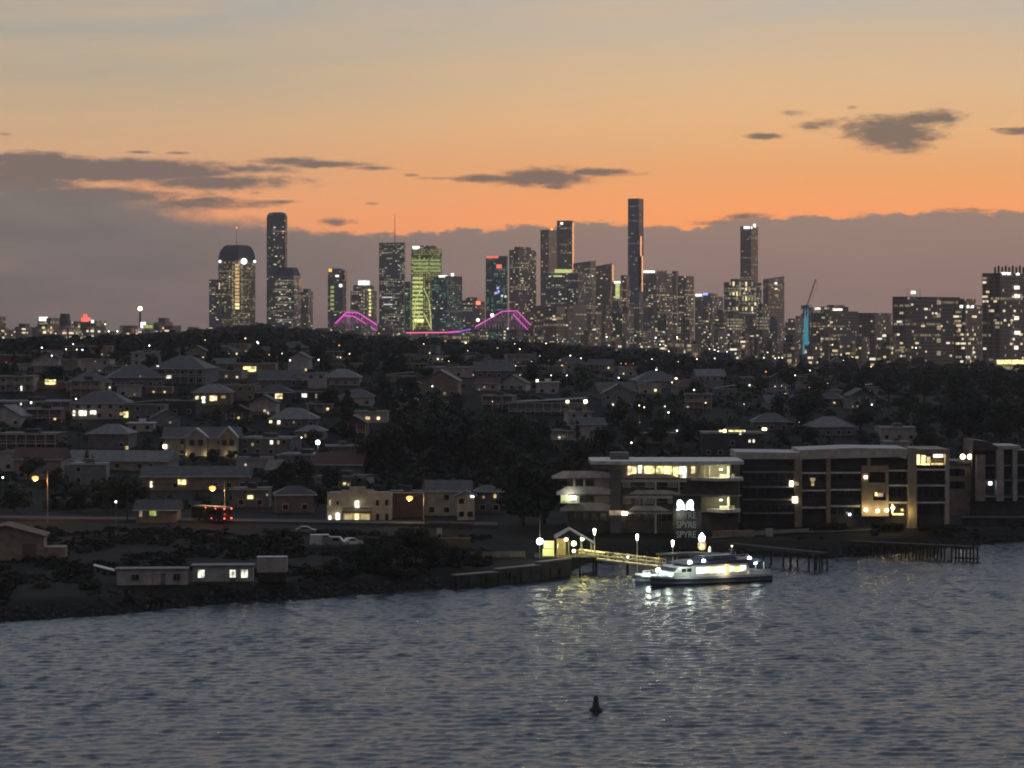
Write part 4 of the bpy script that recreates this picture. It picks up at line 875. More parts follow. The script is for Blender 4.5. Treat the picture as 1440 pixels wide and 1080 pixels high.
for px in (861,872,923,956): MB().box(lx(px)-.18,lx(px)+.18,2.4,2.8,-1,lz(668)).build('column',M['trim'],A)
for p0,p1,y0,y1,m in ((884,896,657,671,'l_warm'),(899,904,656,667,'l_white'),(907.5,922,657,668.5,'l_yel'),(924.5,934,657,671,'l_yel'),(935,946,657,671,'l_yel'),(948,955.5,657.5,672,'l_yel'),(957,967,657.5,675,'l_white'),(974,979,657.5,667,'l_warm')):
    pane(A,(lx(p0)+lx(p1))/2,3.86,(lz(y0)+lz(y1))/2,lx(p1)-lx(p0),lz(y0)-lz(y1),m)
# lit balconies on the right, two levels
for yb,ys,p0,p1 in ((676.5,656,971,1046),(721,699,995,1042)):
    sl_ = MB().prism([(lx(p0),2.5),(lx((p0+p1)/2),-1.2),(lx(p1),1.0),(lx(p1),5),(lx(p0),5)],lz(yb),lz(yb)+.7).build('balcony_slab',M['trim'],A)
    MB().box(lx(1023.5),lx(1026.5),1.3,1.8,lz(yb)+.7,lz(ys)).build('column',M['trim'],A)
    MB().box(lx(1013),lx(1034),1.9,2.1,lz(yb)+.7,lz(yb-9)).build('balcony_wall',M['trim'],A)
    light('balcony_light',A,(lx(1018),.2,lz(ys)-.9),300,(1,.92,.5)); light('balcony_light',A,(lx(1000),.2,lz(ys)-.9),90,(1,.9,.5))
    MB().box(lx(1014)-.3,lx(1014)+.3,.0,.5,lz(ys)-.75,lz(ys)-.55).build('ceiling_lamp',M['lamp_f'],A)
for y_ in (699,): MB().prism(bow(966,1045,2.5,2.6),lz(y_),lz(y_)+.3).build('balcony_floor',M['concrete'],A)
for px in (992,999): MB().box(lx(px)-.12,lx(px)+.12,2,2.3,lz(676),lz(656)).build('column',M['trim'],A)
for a,b_ in ((836,858),(876,888),(908,921),(940,954)):
    for u0,u1 in ((675,687),(698,710)): MB().box(lx(a),lx(b_),2.62,2.86,lz(u1),lz(u0)).build('wall_panel',M['wall_cream'],A)
# dark glazing behind the balconies
for r0,r1 in ((676,690),(699,711),(722,734)):
    for px in range(808,960,12):
        if 858 < px < 876: continue
        pane(A,lx(px+5),2.88,(lz(r0)+lz(r1))/2,1.5,lz(r0)-lz(r1)-.2,'glass',0,'glass_pane')
MB().box(lx(788),lx(816),1.6,2.9,lz(709),lz(708.6)).build('balcony_floor',M['concrete'],A)
pane(A,lx(802),2.8,lz(702),4.0,1.9,'l_grnd'); pane(A,lx(806),2.7,lz(699),1.6,1.5,'white_sign'); light('balcony_light',A,(lx(801),1.2,lz(697)),110,(1,.95,.75))  # first pane glows in place of the light on the balcony wall
pane(A,lx(868),2.0,lz(722),3.2,1.0,'l_dim'); pane(A,lx(879),1.9,lz(723),1.2,.7,'lamp_w'); 
for px in (808,822): MB().box(lx(px)-.2,lx(px)+.2,2.5,2.9,lz(692),lz(675)).build('column',M['trim'],A)
# sign with lit leaves and lettering, free-standing on the lawn
Y = 521; sx = X(966,Y); zs = tz(sx,Y)
S = thing('advertising_sign','dark tower sign with two glowing white leaves over three rows of lettering','sign',(sx,Y,zs))
s1 = Y/F
MB().box(-20*s1,20*s1,0,.5,0,Z(697,Y)-zs).build('board',M['glass'],S)
for sgn in (-1,1):
    m = MB(); pl = [(1.0,-10),(1.2,-3),(3.2,2),(6,4.6),(9,5),(11.2,2.5),(11.8,-1.5),(11,-6),(12.4,-10.2),(8,-9.6),(4.5,-8.2)]
    pl = [(sgn*a*s1,(b_)*s1) for a,b_ in pl]; pl = pl if sgn > 0 else pl[::-1]
    m.slab(pl,-.14,-.02).build('leaf_emblem',M['petal'],S,loc=(-2.5*s1,0,Z(711,Y)-zs+3.4*s1))
light('sign_light',S,(-2.5*s1,-1.2,Z(709,Y)-zs),10,(.8,1,.95),.3)
for i,py in enumerate((725,738.5,752)):
    c = bpy.data.curves.new('txt','FONT'); c.body = 'SPYRE'; c.size = 12.5*s1; c.align_x = 'CENTER'; c.align_y = 'CENTER'; c.extrude = .03; c.space_character = .95
    o = bpy.data.objects.new('tmp',c); COL.objects.link(o); bpy.context.view_layer.update()
    me = bpy.data.meshes.new_from_object(o.evaluated_get(bpy.context.evaluated_depsgraph_get())); bpy.data.objects.remove(o)
    me.materials.clear(); me.materials.append(M['letters']); me.name = 'lettering'
    q = link('lettering',me,S,(-1*s1,-.08,Z(py,Y)-zs)); q.rotation_euler = (math.pi/2,0,0); q.scale = (.88,1.05,1)

# ---------------------------------------------------------------- long apartment block to its right
Y = 556; bx = X(1185,Y); z0 = 3.8
lx = lambda px: X(px,Y)-bx
lz = lambda py: Z(py,Y)-z0
B = thing('apartment_building','long pale four-storey apartment block with gridded dark balconies','apartments',(bx,Y,z0))
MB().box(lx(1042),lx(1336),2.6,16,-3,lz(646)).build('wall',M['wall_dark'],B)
MB().slab([(lx(1036),lz(646)),(lx(1124.8),lz(646)),(lx(1124.8),lz(637)),(lx(1036),lz(636))],1,17).build('roof',M['wall_white'],B)
MB().slab([(lx(1125.2),lz(646)),(lx(1212),lz(644)),(lx(1276.8),lz(642)),(lx(1276.8),lz(631)),(lx(1200),lz(630)),(lx(1125.2),lz(633))],.2,17.2).build('roof',M['wall_white'],B)
MB().box(lx(1289.3),lx(1336),.5,16.8,lz(638.5),lz(632)).build('roof',M['wall_tan'],B)
for a,b_,m,y0_,ya,yb in ((1118,1128,'wall_tan',.2,646.2,740),(1163,1168.5,'wall_tan',.7,644.5,740),(1277.2,1289,'wall_cream',-.3,630,740),(1330.5,1336,'wall_white',.9,638.7,728)):
    MB().box(lx(a),lx(b_),y0_,2.58,lz(yb)-3,lz(ya)).build('pier',M[m],B)
cb = MB()
for a,b_,t_,u in ((1212,1250,655,664),(1212,1222,664,726),(1245.5,1250,664,679),(1222,1245.5,679,693),(1246.5,1250,679,726),(1222,1228,693,704),(1222,1246.5,704,726)): cb.box(lx(a),lx(b_),.3,2.58,lz(u),lz(t_))
cb.build('central_bay',M['wall_tan'],B)
MB().box(lx(1220.5),lx(1225),.5,2.5,lz(655),lz(645)).build('pier',M['wall_tan'],B)
for px in (1226,1236): pane(B,lx(px+4),2.0,lz(671.5),1.3,1.2,'glass',0,'glass_pane')
fl = ((1046,1117.6,(664,685,703,722)),(1128.4,1162.6,(665.5,690,714)),(1168.9,1211.6,(665,689,712)),(1250.4,1276.8,(662,683,707)),(1289.3,1330.2,(661,683,707)))
for a,b_,ys_ in fl:
    for y_ in ys_: MB().box(lx(a),lx(b_),.6,2.56,lz(y_)-.18,lz(y_)+.18).build('balcony_floor',M['trim' if a > 1120 else 'concrete'],B)
    for y_ in ys_: MB().box(lx(a)+.05,lx(b_)-.05,.66,.72,lz(y_)+.2,lz(y_)+1.1).build('balcony_glass',M['glass'],B)
for a,b_,_ in fl:
    n = max(2,int((b_-a)/10))
    for r0 in (668,692,716):
        for i in range(n):
            px = a+(b_-a)*(i+.5)/n; pane(B,lx(px),2.5,lz(r0+2),1.15,1.9,'glass',0,'glass_pane')
for px,py,w,h,m in ((1113,680,5,7,'lamp_w'),(1120,680,6,5,'l_dim'),(1143,679,4,8,'l_amber'),(1143,674,7,4,'l_dim'),(1118,703,7,8,'lamp_w'),(1217.5,671,4,4,'lamp_w'),(1232,695,3,5,'l_yel'),(1238,696,8,5,'l_dim'),(1195,723.5,3,3,'lamp_c')):
    pane(B,lx(px),.15,lz(py),w/F*Y,h/F*Y,m)
for px,py,e in ((1217.5,717,190),(1234,718.5,140),(1247,717.5,90),(1255.5,714,110)):
    MB().ball((lx(px),-.1,lz(py)),.42,8).build('wall_lamp',M['lamp_w'],B); light('wall_light',B,(lx(px),-.8,lz(py)),e,(1,.72,.3))
MB().box(lx(1255),lx(1271),.2,.5,lz(724.5),lz(722)).build('lit_planter',M['l_yel'],B); MB().box(lx(1254),lx(1256.5),.2,.5,lz(722),lz(709)).build('lit_strip',M['l_yel'],B)
light('wall_light',B,(lx(1275),-1.6,lz(720)),160,(1,.65,.22))
# lit top-floor corner
for a,b_,t_,u,m in ((1291,1296,640,657,'l_yel'),(1298,1304,641,656,'l_amber'),(1306,1311,643,652,'l_dim'),(1315,1329,639.5,644,'l_white'),(1292,1310,653,660,'l_yel'),(1312,1329,652,658,'l_amber')):
    pane(B,(lx(a)+lx(b_))/2,2.45,(lz(t_)+lz(u))/2,lx(b_)-lx(a),lz(t_)-lz(u),m)
light('balcony_light',B,(lx(1302),1.2,lz(645)),120,(1,.75,.3)); light('balcony_light',B,(lx(1322),1.2,lz(645)),70,(1,.75,.3))
# smaller blocks on the right
Y = 590; cx_ = X(1350,Y); zc = tz(cx_,Y)
C = thing('apartment_building','small grey block between the long apartments and twin-pier apartments','apartments',(cx_,Y,zc))
w = 15/F*Y
MB().box(-w,w,0,10,-3,Z(652,Y)-zc).build('wall',M['wall_tan'],C); MB().box(-w-.4,w+.4,-.4,10.4,Z(652,Y)-zc,Z(648,Y)-zc).build('roof',M['roof_grey'],C)
for py in (664,682):
    for k in (-.55,0): MB().box(w*k-1.1,w*k+1.1,-.12,.05,Z(py+5,Y)-zc,Z(py-5,Y)-zc).build('window',M['glass'],C)
for px in (1353,1363): MB().ball((X(px,Y)-cx_,-.8,Z(642,Y)-zc),.62,10).build('roof_lamp',M['lamp_w'],C); MB().tube((X(px,Y)-cx_,-.3,Z(652,Y)-zc),(X(px,Y)-cx_,-.8,Z(643,Y)-zc),.06).build('lamp_arm',M['steel'],C)
Y = 585; cx_ = X(1402,Y); zc = tz(cx_,Y); lx = lambda px: X(px,Y)-cx_; lz = lambda py: Z(py,Y)-zc
D = thing('apartment_building','dark apartments framed by tall white twin piers at right','apartments',(cx_,Y,zc))
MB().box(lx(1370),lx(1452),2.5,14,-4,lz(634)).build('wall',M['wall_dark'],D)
for a,b_,t_ in ((1374,1386,640),(1402,1412,632),(1425,1431,632)): MB().box(lx(a),lx(b_),.4,2.48,lz(705),lz(t_)).build('pier',M['wall_cream' if a < 1400 else 'wall_white'],D)
MB().slab([(lx(1368),lz(634)),(lx(1400),lz(634)),(lx(1404),lz(629.5)),(lx(1392),lz(621.5)),(lx(1370),lz(618.5))],.6,13).build('roof',M['roof_grey'],D)
MB().box(lx(1405),lx(1436),.2,13,lz(631.8),lz(627)).build('roof',M['wall_white'],D)
for py in (655,676,699):
    for a,b_ in ((1386.5,1401.5),(1412.5,1424.5),(1431.5,1450)): MB().box(lx(a),lx(b_),.8,2.46,lz(py)-.15,lz(py)+.15).build('balcony_floor',M['concrete'],D)
for py in (645,666,688):
    for px in (1391,1397,1416,1421,1437,1444): pane(D,lx(px),2.44,lz(py),.9,2.2,'glass',0,'glass_pane')
pane(D,lx(1393.5),.9,lz(680),.7,.7,'lamp_c')
# ground works in front of the apartments
def wallthing(name,label,cat,p,q,h,th,m,drop=1):
    (xa,ya),(xb,yb) = p,q; L_ = math.hypot(xb-xa,yb-ya); z = min(tz(xa,ya),tz(xb,yb))
    t = thing(name,label,cat,(xa,ya,z),math.atan2(yb-ya,xb-xa)); MB().box(0,L_,0,th,-drop,h).build('wall',M[m],t); MB().box(-.05,L_+.05,-.06,th+.06,h,h+.15).build('coping',M['concrete'],t); return t
wallthing('retaining_wall','low stone retaining wall below the twin-pier apartments','wall',(X(1352,566),566),(X(1470,566),566),2.0,.5,'stone')
wallthing('garden_wall','pale garden wall under the curved balconies','wall',(X(1002,532),532),(X(1060,534),534),1.4,.3,'wall_tan')
wallthing('terrace_wall','low lawn edging wall before the long apartments','wall',(X(1052,538),538),(X(1138,546),546),.7,.3,'concrete')
t = thing('utility_cabinet','small pale utility cabinet on lawn before long apartments','cabinet',(X(1082,536),536,tz(X(1082,536),536))); MB().box(-.75,.75,0,.8,-.3,1.5).build('body',M['wall_white'],t); MB().box(-.85,.85,-.1,.9,1.5,1.62).build('lid',M['steel'],t)
pp = MB(); PT = [(1000,760),(1060,756),(1120,752),(1170,751),(1240,748)]
pts = []
for px,py in PT: y = gnd(px,py); pts.append((X(px,y),y))
vs = []
for x,y in pts: vs += [(x,y,tz(x,y)+.42),(x,y+2.2,tz(x,y+2.2)+.42)]
pp.add(vs,[(2*i,2*i+2,2*i+3,2*i+1) for i in range(len(pts)-1)]); struct(pp.build('path',M['path_dark']))
# hedge
rr = random.Random(6)
for a,b_ in ((1225,1270),(1135,1190),(1290,1350),(990,1050)):
    m = MB(); x0,x1 = X(a,550),X(b_,550); zz = tz(x0,549)
    for _ in range(900):
        p = Vector((rr.uniform(x0,x1),549+rr.uniform(-.7,.7),zz+rr.uniform(0,1.5))); d = Vector((rr.gauss(0,1),rr.gauss(-.5,1),rr.gauss(.4,1))).normalized(); u = d.orthogonal().normalized(); v = d.cross(u); s = rr.uniform(.12,.3)
        m.add([p-u*s,p+v*s,p+u*s,p-v*s],[(0,1,2,3)])
    o = m.build('hedge',M['leafB']); tag(o,'x','hedge'); auto(o,'low clipped hedge',(a+b_)/2,728)

# ---------------------------------------------------------------- ferry terminal
Y = 482; tx = X(800,Y); z0 = 3.2
lx = lambda px: X(px,Y)-tx
lz = lambda py: Z(py,Y)-z0
t = thing('ferry_shelter','small open ferry shelter with lit yellow-green gabled roof','shelter',(tx,Y,z0))
MB().box(lx(752),lx(838),-2,8,-.5,0).build('deck',M['timber'],t)
for px in (756,775,795,815,834): MB().tube((lx(px),-1.6,-7),(lx(px),-1.6,-.5),.22,7).build('pile',M['timber'],t)
zr = lz(757); za = lz(746)
MB().slab([(lx(780),zr),(lx(800),za),(lx(802),za),(lx(837),lz(766)),(lx(837),lz(766)+.2),(lx(802),za+.25),(lx(800),za+.25),(lx(780),zr+.25)],-1,5.5).build('roof',M['wall_white'],t)
for px in (784,800,818,832):
    for y in (-.7,5): MB().tube((lx(px),y,0),(lx(px),y,lz(758 if px < 830 else 765)),.09,6).build('post',M['steel'],t)
MB().box(lx(783),lx(796),3,3.2,0,lz(759)).build('back_wall',M['wall_tan'],t)
for px,py,s_ in ((796,759,.35),(807,764.5,.5),(807,775,.32),(819,758,.38)): MB().ball((lx(px),.3,lz(py)),s_,10).build('lamp',M['lamp_y'],t)
light('shelter_light',t,(lx(807),.6,lz(762)),210,(1,.86,.24)); light('shelter_light',t,(lx(822),1.5,lz(762)),190,(1,.86,.24)); light('shelter_light',t,(lx(790),-.6,lz(768)),350,(1,.86,.26))
t = thing('information_board','glowing yellow information board beside round white lamp','sign',(X(772,480),480,3.2))
MB().box(-.95,.95,0,.15,1.7,3.15).build('upper_panel',M['sign_yel'],t); MB().box(-1.2,.95,0,.15,.25,1.6).build('lower_panel',M['sign_yel'],t)
for x in (-1.1,.9): MB().tube((x,.25,0),(x,.25,3.3),.07,6).build('post',M['steel'],t)
t = thing('pier_lamp','round white floodlight on tall pole left of ferry shelter','lamp',(X(759,479),479,3.2))
MB().tube((0,0,-.2),(0,0,Z(725,479)-3.2),.08,7,.05).build('post',M['steel'],t); MB().ball((0,-.35,Z(761,479)-3.2),.62,12).build('lamp_head',M['lamp_f'],t); MB().tube((0,0,Z(758,479)-3.2),(0,-.3,Z(760,479)-3.2),.05).build('bracket',M['steel'],t)
light('flood_light',t,(0,-1.1,Z(761,479)-3.2),190,(1,.86,.5),.5)
# gangway
p, q = Vector((X(812,483),483,3.2)), Vector((X(934,477),477,1.75))
t = thing('gangway','sloping lit gangway with lattice railings to the pontoon','gangway',tuple(p)); d = q-p; side = Vector((-d.y,d.x,0)).normalized()*1.1
def pt(k,s_,h): v = d*k+side*s_; return (v.x,v.y,v.z+h)
m = MB(); m.add([pt(0,-1,-.3),pt(1,-1,-.3),pt(1,1,-.3),pt(0,1,-.3),pt(0,-1,0),pt(1,-1,0),pt(1,1,0),pt(0,1,0)],[(3,2,1,0),(4,5,6,7),(0,1,5,4),(1,2,6,5),(2,3,7,6),(3,0,4,7)]); m.build('walkway',M['wall_white'],t)
for s_ in (-1,1):
    m = MB(); n = 9
    for h in (.55,1.25): m.tube(pt(0,s_,h),pt(1,s_,h),.07,5)
    for i in range(n+1):
        m.tube(pt(i/n,s_,0),pt(i/n,s_,1.25),.06,5)
        if i < n: m.tube(pt(i/n,s_,0 if i%2 else 1.25),pt((i+1)/n,s_,1.25 if i%2 else 0),.05,5)
    m.build('railing',M['trim'],t)
for k in (.22,.58): m = MB().tube((d.x*k,d.y*k,-8),(d.x*k,d.y*k,d.z*k-.3),.25,8).build('pile',M['timber'],t)
for k in (.07,.2,.33,.46,.6,.75,.9): light('deck_light',t,(pt(k,0,1.1)[0],pt(k,0,1.1)[1],pt(k,0,1.1)[2]),85,(1,.86,.26),.15)
for k,s_ in ((.12,.8),(.25,.5)): MB().tube(pt(k-.05,.9,1.15),pt(k+.05,.9,1.15),.11,6).build('rail_lamp',M['sign_yel'],t)
MB().ball(pt(.6,-.8,1.1),.2,8).build('rail_lamp',M['lamp_f'],t)
t = thing('pontoon','floating landing pontoon behind the docked ferry','pontoon',(X(968,476),476,0))
MB().box(-7,9,-2.4,2.4,-.4,1.1).build('float',M['concrete'],t); MB().box(-7,9,-2.5,-2.38,.5,.9).build('fender',M['rubber'],t)
for x in (-5.5,-2,2,7.5): MB().tube((x,2.2,1.1),(x,2.2,4),.1,6).build('post',M['steel'],t)
MB().slab([(-6,3.9),(8,3.9),(8,4.15),(1,4.5),(-6,4.15)],-1.4,2.4).build('roof',M['roof_grey'],t)
for px,yl,yb,e in ((836,745,774,60),(896,753,783,60),(946,761.5,789,60)):
    Y = 484; z = Z(yb,Y); t = thing('pier_lamp','x','lamp',(X(px,Y),Y,z-.3),0,'slim lamp posts along the gangway'); h = Z(yl,Y)-z
    MB().tube((0,0,-5 if px > 840 else 0),(0,0,h),.10,7,.08).build('post',M['trim'],t); MB().lathe([(.06,-.9),(.16,-.75),(.24,.05),(.22,.28),(.05,.34)],8,(0,0,h+.2)).build('lamp_head',M['lamp_f'],t); light('lamp_light',t,(0,-.5,h+.3),e,(.95,1,.85),.2)
    t['label'] = {836:'slim lamp post with white head at top of the gangway',896:'slim lamp post with white head halfway along gangway',946:'slim lamp post with white head at pontoon end of gangway'}[px]
Y = 489; t = thing('beacon_pile','white beacon on an orange-lit pile behind the ferry','beacon',(X(987,Y),Y,-.2))
MB().tube((0,0,-5),(0,0,Z(772,Y)),.35,9).build('pile',M['timber'],t); MB().lathe([(.5,0),(.75,.4),(.8,1.2),(.55,1.7),(.4,1.8)],10,(0,0,Z(773,Y)+.2)).build('pile_glow',M['l_amber'],t); MB().lathe([(.35,0),(.6,.3),(.62,.8),(.3,1.3),(.1,1.6)],10,(0,0,Z(761,Y)+.2)).build('lamp',M['lamp_f'],t)  # amber drum glows in place of orange light on the pile
light('beacon_light',t,(0,-1.3,Z(766,Y)),70,(1,.6,.25),.3)
t = thing('mooring_pile','short white-topped mooring pile right of the beacon','pile',(X(998,486),486,-.2)); MB().tube((0,0,-5),(0,0,3.6),.25,8).build('shaft',M['timber'],t); MB().lathe([(.27,0),(.27,.9),(.05,1.4)],8,(0,0,3.6)).build('cap',M['l_white'],t)

# ---------------------------------------------------------------- ferry
ang = math.atan2(-.465,-.884)
mid = ((X(1086,470)+X(916,457))/2-1.75,(470+457)/2,.05)
FY = thing('ferry','white and navy catamaran ferry, brightly lit and docked by the pontoon','ferry',mid,ang); FY.scale = (1,1,.86)
fp = lambda x,y,z: (x,y,z)
for yc in (2.75,-2.75):
    m = MB(); st_ = [(-12.8,1.15,.0),(-8,1.25,.0),(0,1.25,.05),(5,1.15,.15),(9,.8,.35),(11.5,.4,.55),(13,.05,.75)]
    vs = []
    for x,w,rise in st_: vs += [(x,yc-w*.55,-.6+rise*.3),(x,yc-w,.45),(x,yc-w,1.55+rise),(x,yc+w,1.55+rise),(x,yc+w,.45),(x,yc+w*.55,-.6+rise*.3)]
    fs = [(0,1,2,3,4,5),tuple(6*6+i for i in (5,4,3,2,1,0))]
    for k in range(6):
        for i in range(6): fs.append((k*6+i,k*6+(i+1)%6,(k+1)*6+(i+1)%6,(k+1)*6+i))
    h = m.add(vs,fs).build('hull',M['hull_blue'],FY)
    MB().add([(x,yc+sg*(w+.02),z) for x,w,rise in st_ for sg in (-1,1) for z in (1.2+rise,1.62+rise)],[f for k in range(6) for f in ((k*4,k*4+4,k*4+5,k*4+1),(k*4+2,k*4+3,k*4+7,k*4+6))]).build('rubbing_strake',M['hull_white'],h)
    MB().add([(x,yc+sg*(w*.985+.02),z) for x,w,rise in st_ for sg in (-1,1) for z in (.30+rise*.6,.62+rise*.8)],[f for k in range(6) for f in ((k*4,k*4+4,k*4+5,k*4+1),(k*4+2,k*4+3,k*4+7,k*4+6))]).build('hull_stripe',M['wall_grey'],h)
MB().box(-12.6,8.5,-3.85,3.85,1.45,1.75).build('deck',M['hull_white'],FY)
MB().prism([(8.5,-3.6),(11.6,-2.75),(11.9,-2.4),(9.6,-1.2),(9.6,1.2),(11.9,2.4),(11.6,2.75),(8.5,3.6)],1.5,1.85).build('foredeck',M['hull_white'],FY)
cab = MB().slab([(-7.6,1.75),(4.2,1.75),(4.2,4.1),(-7.6,4.1)],-3.3,3.3).build('cabin',M['hull_white'],FY)
# wheelhouse with raked front
MB().slab([(4.25,1.76),(8.6,1.76),(8.2,2.5),(6.9,3.9),(4.25,3.9)],-2.9,2.9).build('wheelhouse',M['hull_white'],FY)
for i in range(8):
    pane(FY,-6.9+1.36*i+.3,3.32,3.0,1.2,1.25,('l_white','l_yel','l_white','white_sign')[i%4],0); pane(FY,-6.9+1.36*i+.3,-3.32,3.0,1.2,1.25,'l_yel',0)
for x in (4.9,6.0): pane(FY,x,2.93,3.1,.85,.8,'glass',0,'glass_pane'); pane(FY,x,-2.93,3.1,.85,.8,'glass',0,'glass_pane')
for y in (-2,-.7,.7,2):
    q_ = pane(FY,7.62,y,3.18,1.1,1.0,'glass',math.pi/2,'windscreen'); q_.rotation_euler = (math.radians(-43),0,math.pi/2)
MB().slab([(-11.4,4.4),(-9,4.15),(4.6,4.12),(5.6,4.35),(3.5,4.75),(-4,4.95),(-10,4.85)],-3.5,3.5).build('roof',M['hull_blue'],FY)
up = MB().slab([(-6.5,4.96),(1.6,4.9),(.6,5.7),(-5.8,5.75)],-1.7,1.7).build('upper_deck_house',M['hull_blue'],FY)
m = MB()
for yy in (-2.2,2.2):
    for x in (-8.5,-6.5,-4.5,-2.5,-.5,1.5): m.tube((x,yy,4.7),(x,yy,5.85),.05,5)
    m.tube((-8.5,yy,5.85),(1.5,yy,5.85),.05,5); m.tube((-8.5,yy,5.4),(1.5,yy,5.4),.04,5)
m.build('roof_railing',M['steel'],FY)
mt_ = MB().tube((-6,0,5.7),(-6.3,0,7.4),.12,6,.06).tube((-6.2,-.9,6.7),(-6.2,.9,6.7),.05,5).build('mast',M['hull_white'],FY); MB().ball((-6.3,0,7.5),.16,8).build('mast_light',M['lamp_w'],mt_)
# aft deck
for x in (-11.2,-9.4):
    for yy in (-3.3,3.3): MB().tube((x,yy,1.75),(x,yy,4.3),.08,6).build('post',M['hull_white'],FY)
MB().box(-12.4,-7.8,3.55,3.62,1.75,2.6).build('bulwark',M['hull_white'],FY); MB().box(-12.4,-7.8,-3.62,-3.55,1.75,2.6).build('bulwark',M['hull_white'],FY)
for i in range(3): MB().box(-11.6+i*1.2,-11.1+i*1.2,-2.4,2.4,1.76,2.25).build('bench',M['hull_white'],FY)
pane(FY,-7.72,.0,3.0,5.4,1.6,'l_white',math.pi/2)
MB().slab([(-3.6,1.7),(-2.5,1.7),(-2.5,4.05),(-3.6,4.05)],3.31,3.46).build('lit_doorway',M['l_amber'],FY)
MB().box(-3.0,-2.7,3.47,3.56,2.0,4.05).build('warning_light',em('orange_light',(1,.35,.12),1.6),FY)
# bow rails
m = MB()
for sg in (-1,1):
    P_ = [(4.5,3.6),(8.4,3.4),(11.4,2.6)]
    for (a,b_),(c,d_) in zip(P_,P_[1:]):
        for z in (2.3,2.75): m.tube((a,b_*sg,z),(c,d_*sg,z),.05,5)
        m.tube((a,b_*sg,1.75),(a,b_*sg,2.75),.05,5); m.tube(((a+c)/2,(b_+d_)/2*sg,1.75),((a+c)/2,(b_+d_)/2*sg,2.75),.05,5)
    m.tube((11.4,2.6*sg,1.85),(11.4,2.6*sg,2.75),.05,5)
m.build('bow_railing',M['hull_white'],FY)
# deck lamps seen in the photo
for x,y,z,s_,e in ((9.6,-.2,3.1,.45,130),(4.4,2.4,4.75,.4,70),(1.8,3.0,4.95,.36,60),(-8.6,2.4,5.0,.36,60),(-9.8,2.6,3.9,.3,90)):
    MB().ball((x,y,z),s_,10).build('deck_lamp',M['lamp_f'],FY)
    MB().tube((x,y,min(z-.1,4.3) if z > 4 else 1.8),(x,y,z),.06,5).build('lamp_bracket',M['steel'],FY)
    light('deck_light',FY,(x+(.8 if x > 4 else 0),y+1.1,z+.15),e,(.9,1,.85),.35)
light('hull_fill_light',FY,(9.2,2.8,3.4),200,(.85,1,.8),.4); light('hull_fill_light',FY,(6,4.8,3.6),200,(.88,1,.8),.4); light('hull_fill_light',FY,(-2,4.6,2.6),90,(1,.85,.5),.4); light('hull_fill_light',FY,(10.8,-1.5,2.8),420,(.85,1,.8),.4)  # unseen lights added outside the cabin to brighten bow and hull
t = tag(MB().lathe([(.7,-.9),(.8,-.2),(.86,.15),(.72,.38),(.48,.5),(.38,1.2),(.26,1.25),(.32,1.4),(.32,1.72),(.12,1.9)],14).build('buoy',M['buoy'],None,True,(X(838,305),305,.05)),'small dark channel buoy floating alone on open water','buoy')

# ---------------------------------------------------------------- jetties and sea wall
def jetty(label, path, w, zd, piles, rail=False):
    (xa,ya),(xb,yb) = path; t = thing('jetty',label,'jetty',(xa,ya,0),math.atan2(yb-ya,xb-xa)); L_ = math.hypot(xb-xa,yb-ya)
    MB().box(-4,L_,-w/2,w/2,zd-.3,zd).build('deck',M['timber'],t); MB().box(-4,L_,-w/2-.05,-w/2,zd-.55,zd+.05).build('edge_beam',M['timber'],t)
    for k in piles:
        for s_ in (-1,1): MB().tube((L_*k,s_*(w/2-.2),-5),(L_*k,s_*(w/2-.2),zd+(.9 if rail and k > .75 else -.3)),.2,7).build('pile',M['timber'],t)
    return t, L_
jetty('short dark timber jetty just right of the ferry',((X(1046,506),506),(X(1159,487),487)),2.4,3.5,(.3,.55,.63,.86,.93,.99))
t,L_ = jetty('long dark timber jetty on many closely spaced piles',((X(1222,520),520),(X(1372,508),508)),2.6,2.9,[i/15 for i in range(16)])
for k in (.83,1.0): MB().tube((L_*k,-1.2,2.9),(L_*k,-1.2,5.2),.17,6).build('tall_post',M['timber'],t)
MB().tube((L_*.83,-1.2,4.6),(L_*1.0,-1.2,4.7),.1,5).build('rail',M['timber'],t); MB().box(L_*.84,L_*1.06,-2.6,-1.3,.5,.8).build('landing_stage',M['timber'],t); MB().box(L_*.76,L_*.795,-1.5,-1.38,-.2,2.5).build('white_board',M['wall_white'],t)
for i,(a,b_) in enumerate(((640,700),(700,760),(760,804))):
    ya,yb = shore(a)-.3,shore(b_)-.3; xa,xb = X(a,ya),X(b_,yb); L_ = math.hypot(xb-xa,yb-ya)
    t = thing('sea_wall',('dark stone sea wall below the pale low fence','dark stone sea wall left of the ferry shelter','dark stone sea wall under the ferry shelter')[i],'sea wall',(xa,ya,0),math.atan2(yb-ya,xb-xa))
    MB().box(0,L_,0,1.2,-3,2.3+.5*i).build('wall',M['stone'],t); MB().box(0,L_,-.1,1.3,2.3+.5*i,2.5+.5*i).build('coping',M['concrete'],t)
    n = int(L_/3); f = MB()
    for k in range(n): f.box(k*3+.2,k*3+.5,-.25,-.01,-2,2.0)
    f.build('fender_timbers',M['timber'],t)
# boulders along the water's edge
rr = random.Random(2); b = MB()
for _ in range(1100):
    px = rr.choice((rr.uniform(-60,640),rr.uniform(820,1460))); Y = shore(px)+rr.uniform(-.8,4.5); x = X(px,Y); s = rr.uniform(.12,.42); n0 = len(b.v); b.ball((x,Y,tz(x,Y)+s*.2),s,6)
    for i in range(n0,len(b.v)):
        v = Vector(b.v[i]); c = Vector((x,Y,tz(x,Y))); b.v[i] = tuple(c+(v-c)*(1+.45*noise.noise(v*1.7)))
o = b.build('shore_boulders',M['stone']); tag(o,'dark boulders and rubble lining the river edge','boulders',kind='stuff')

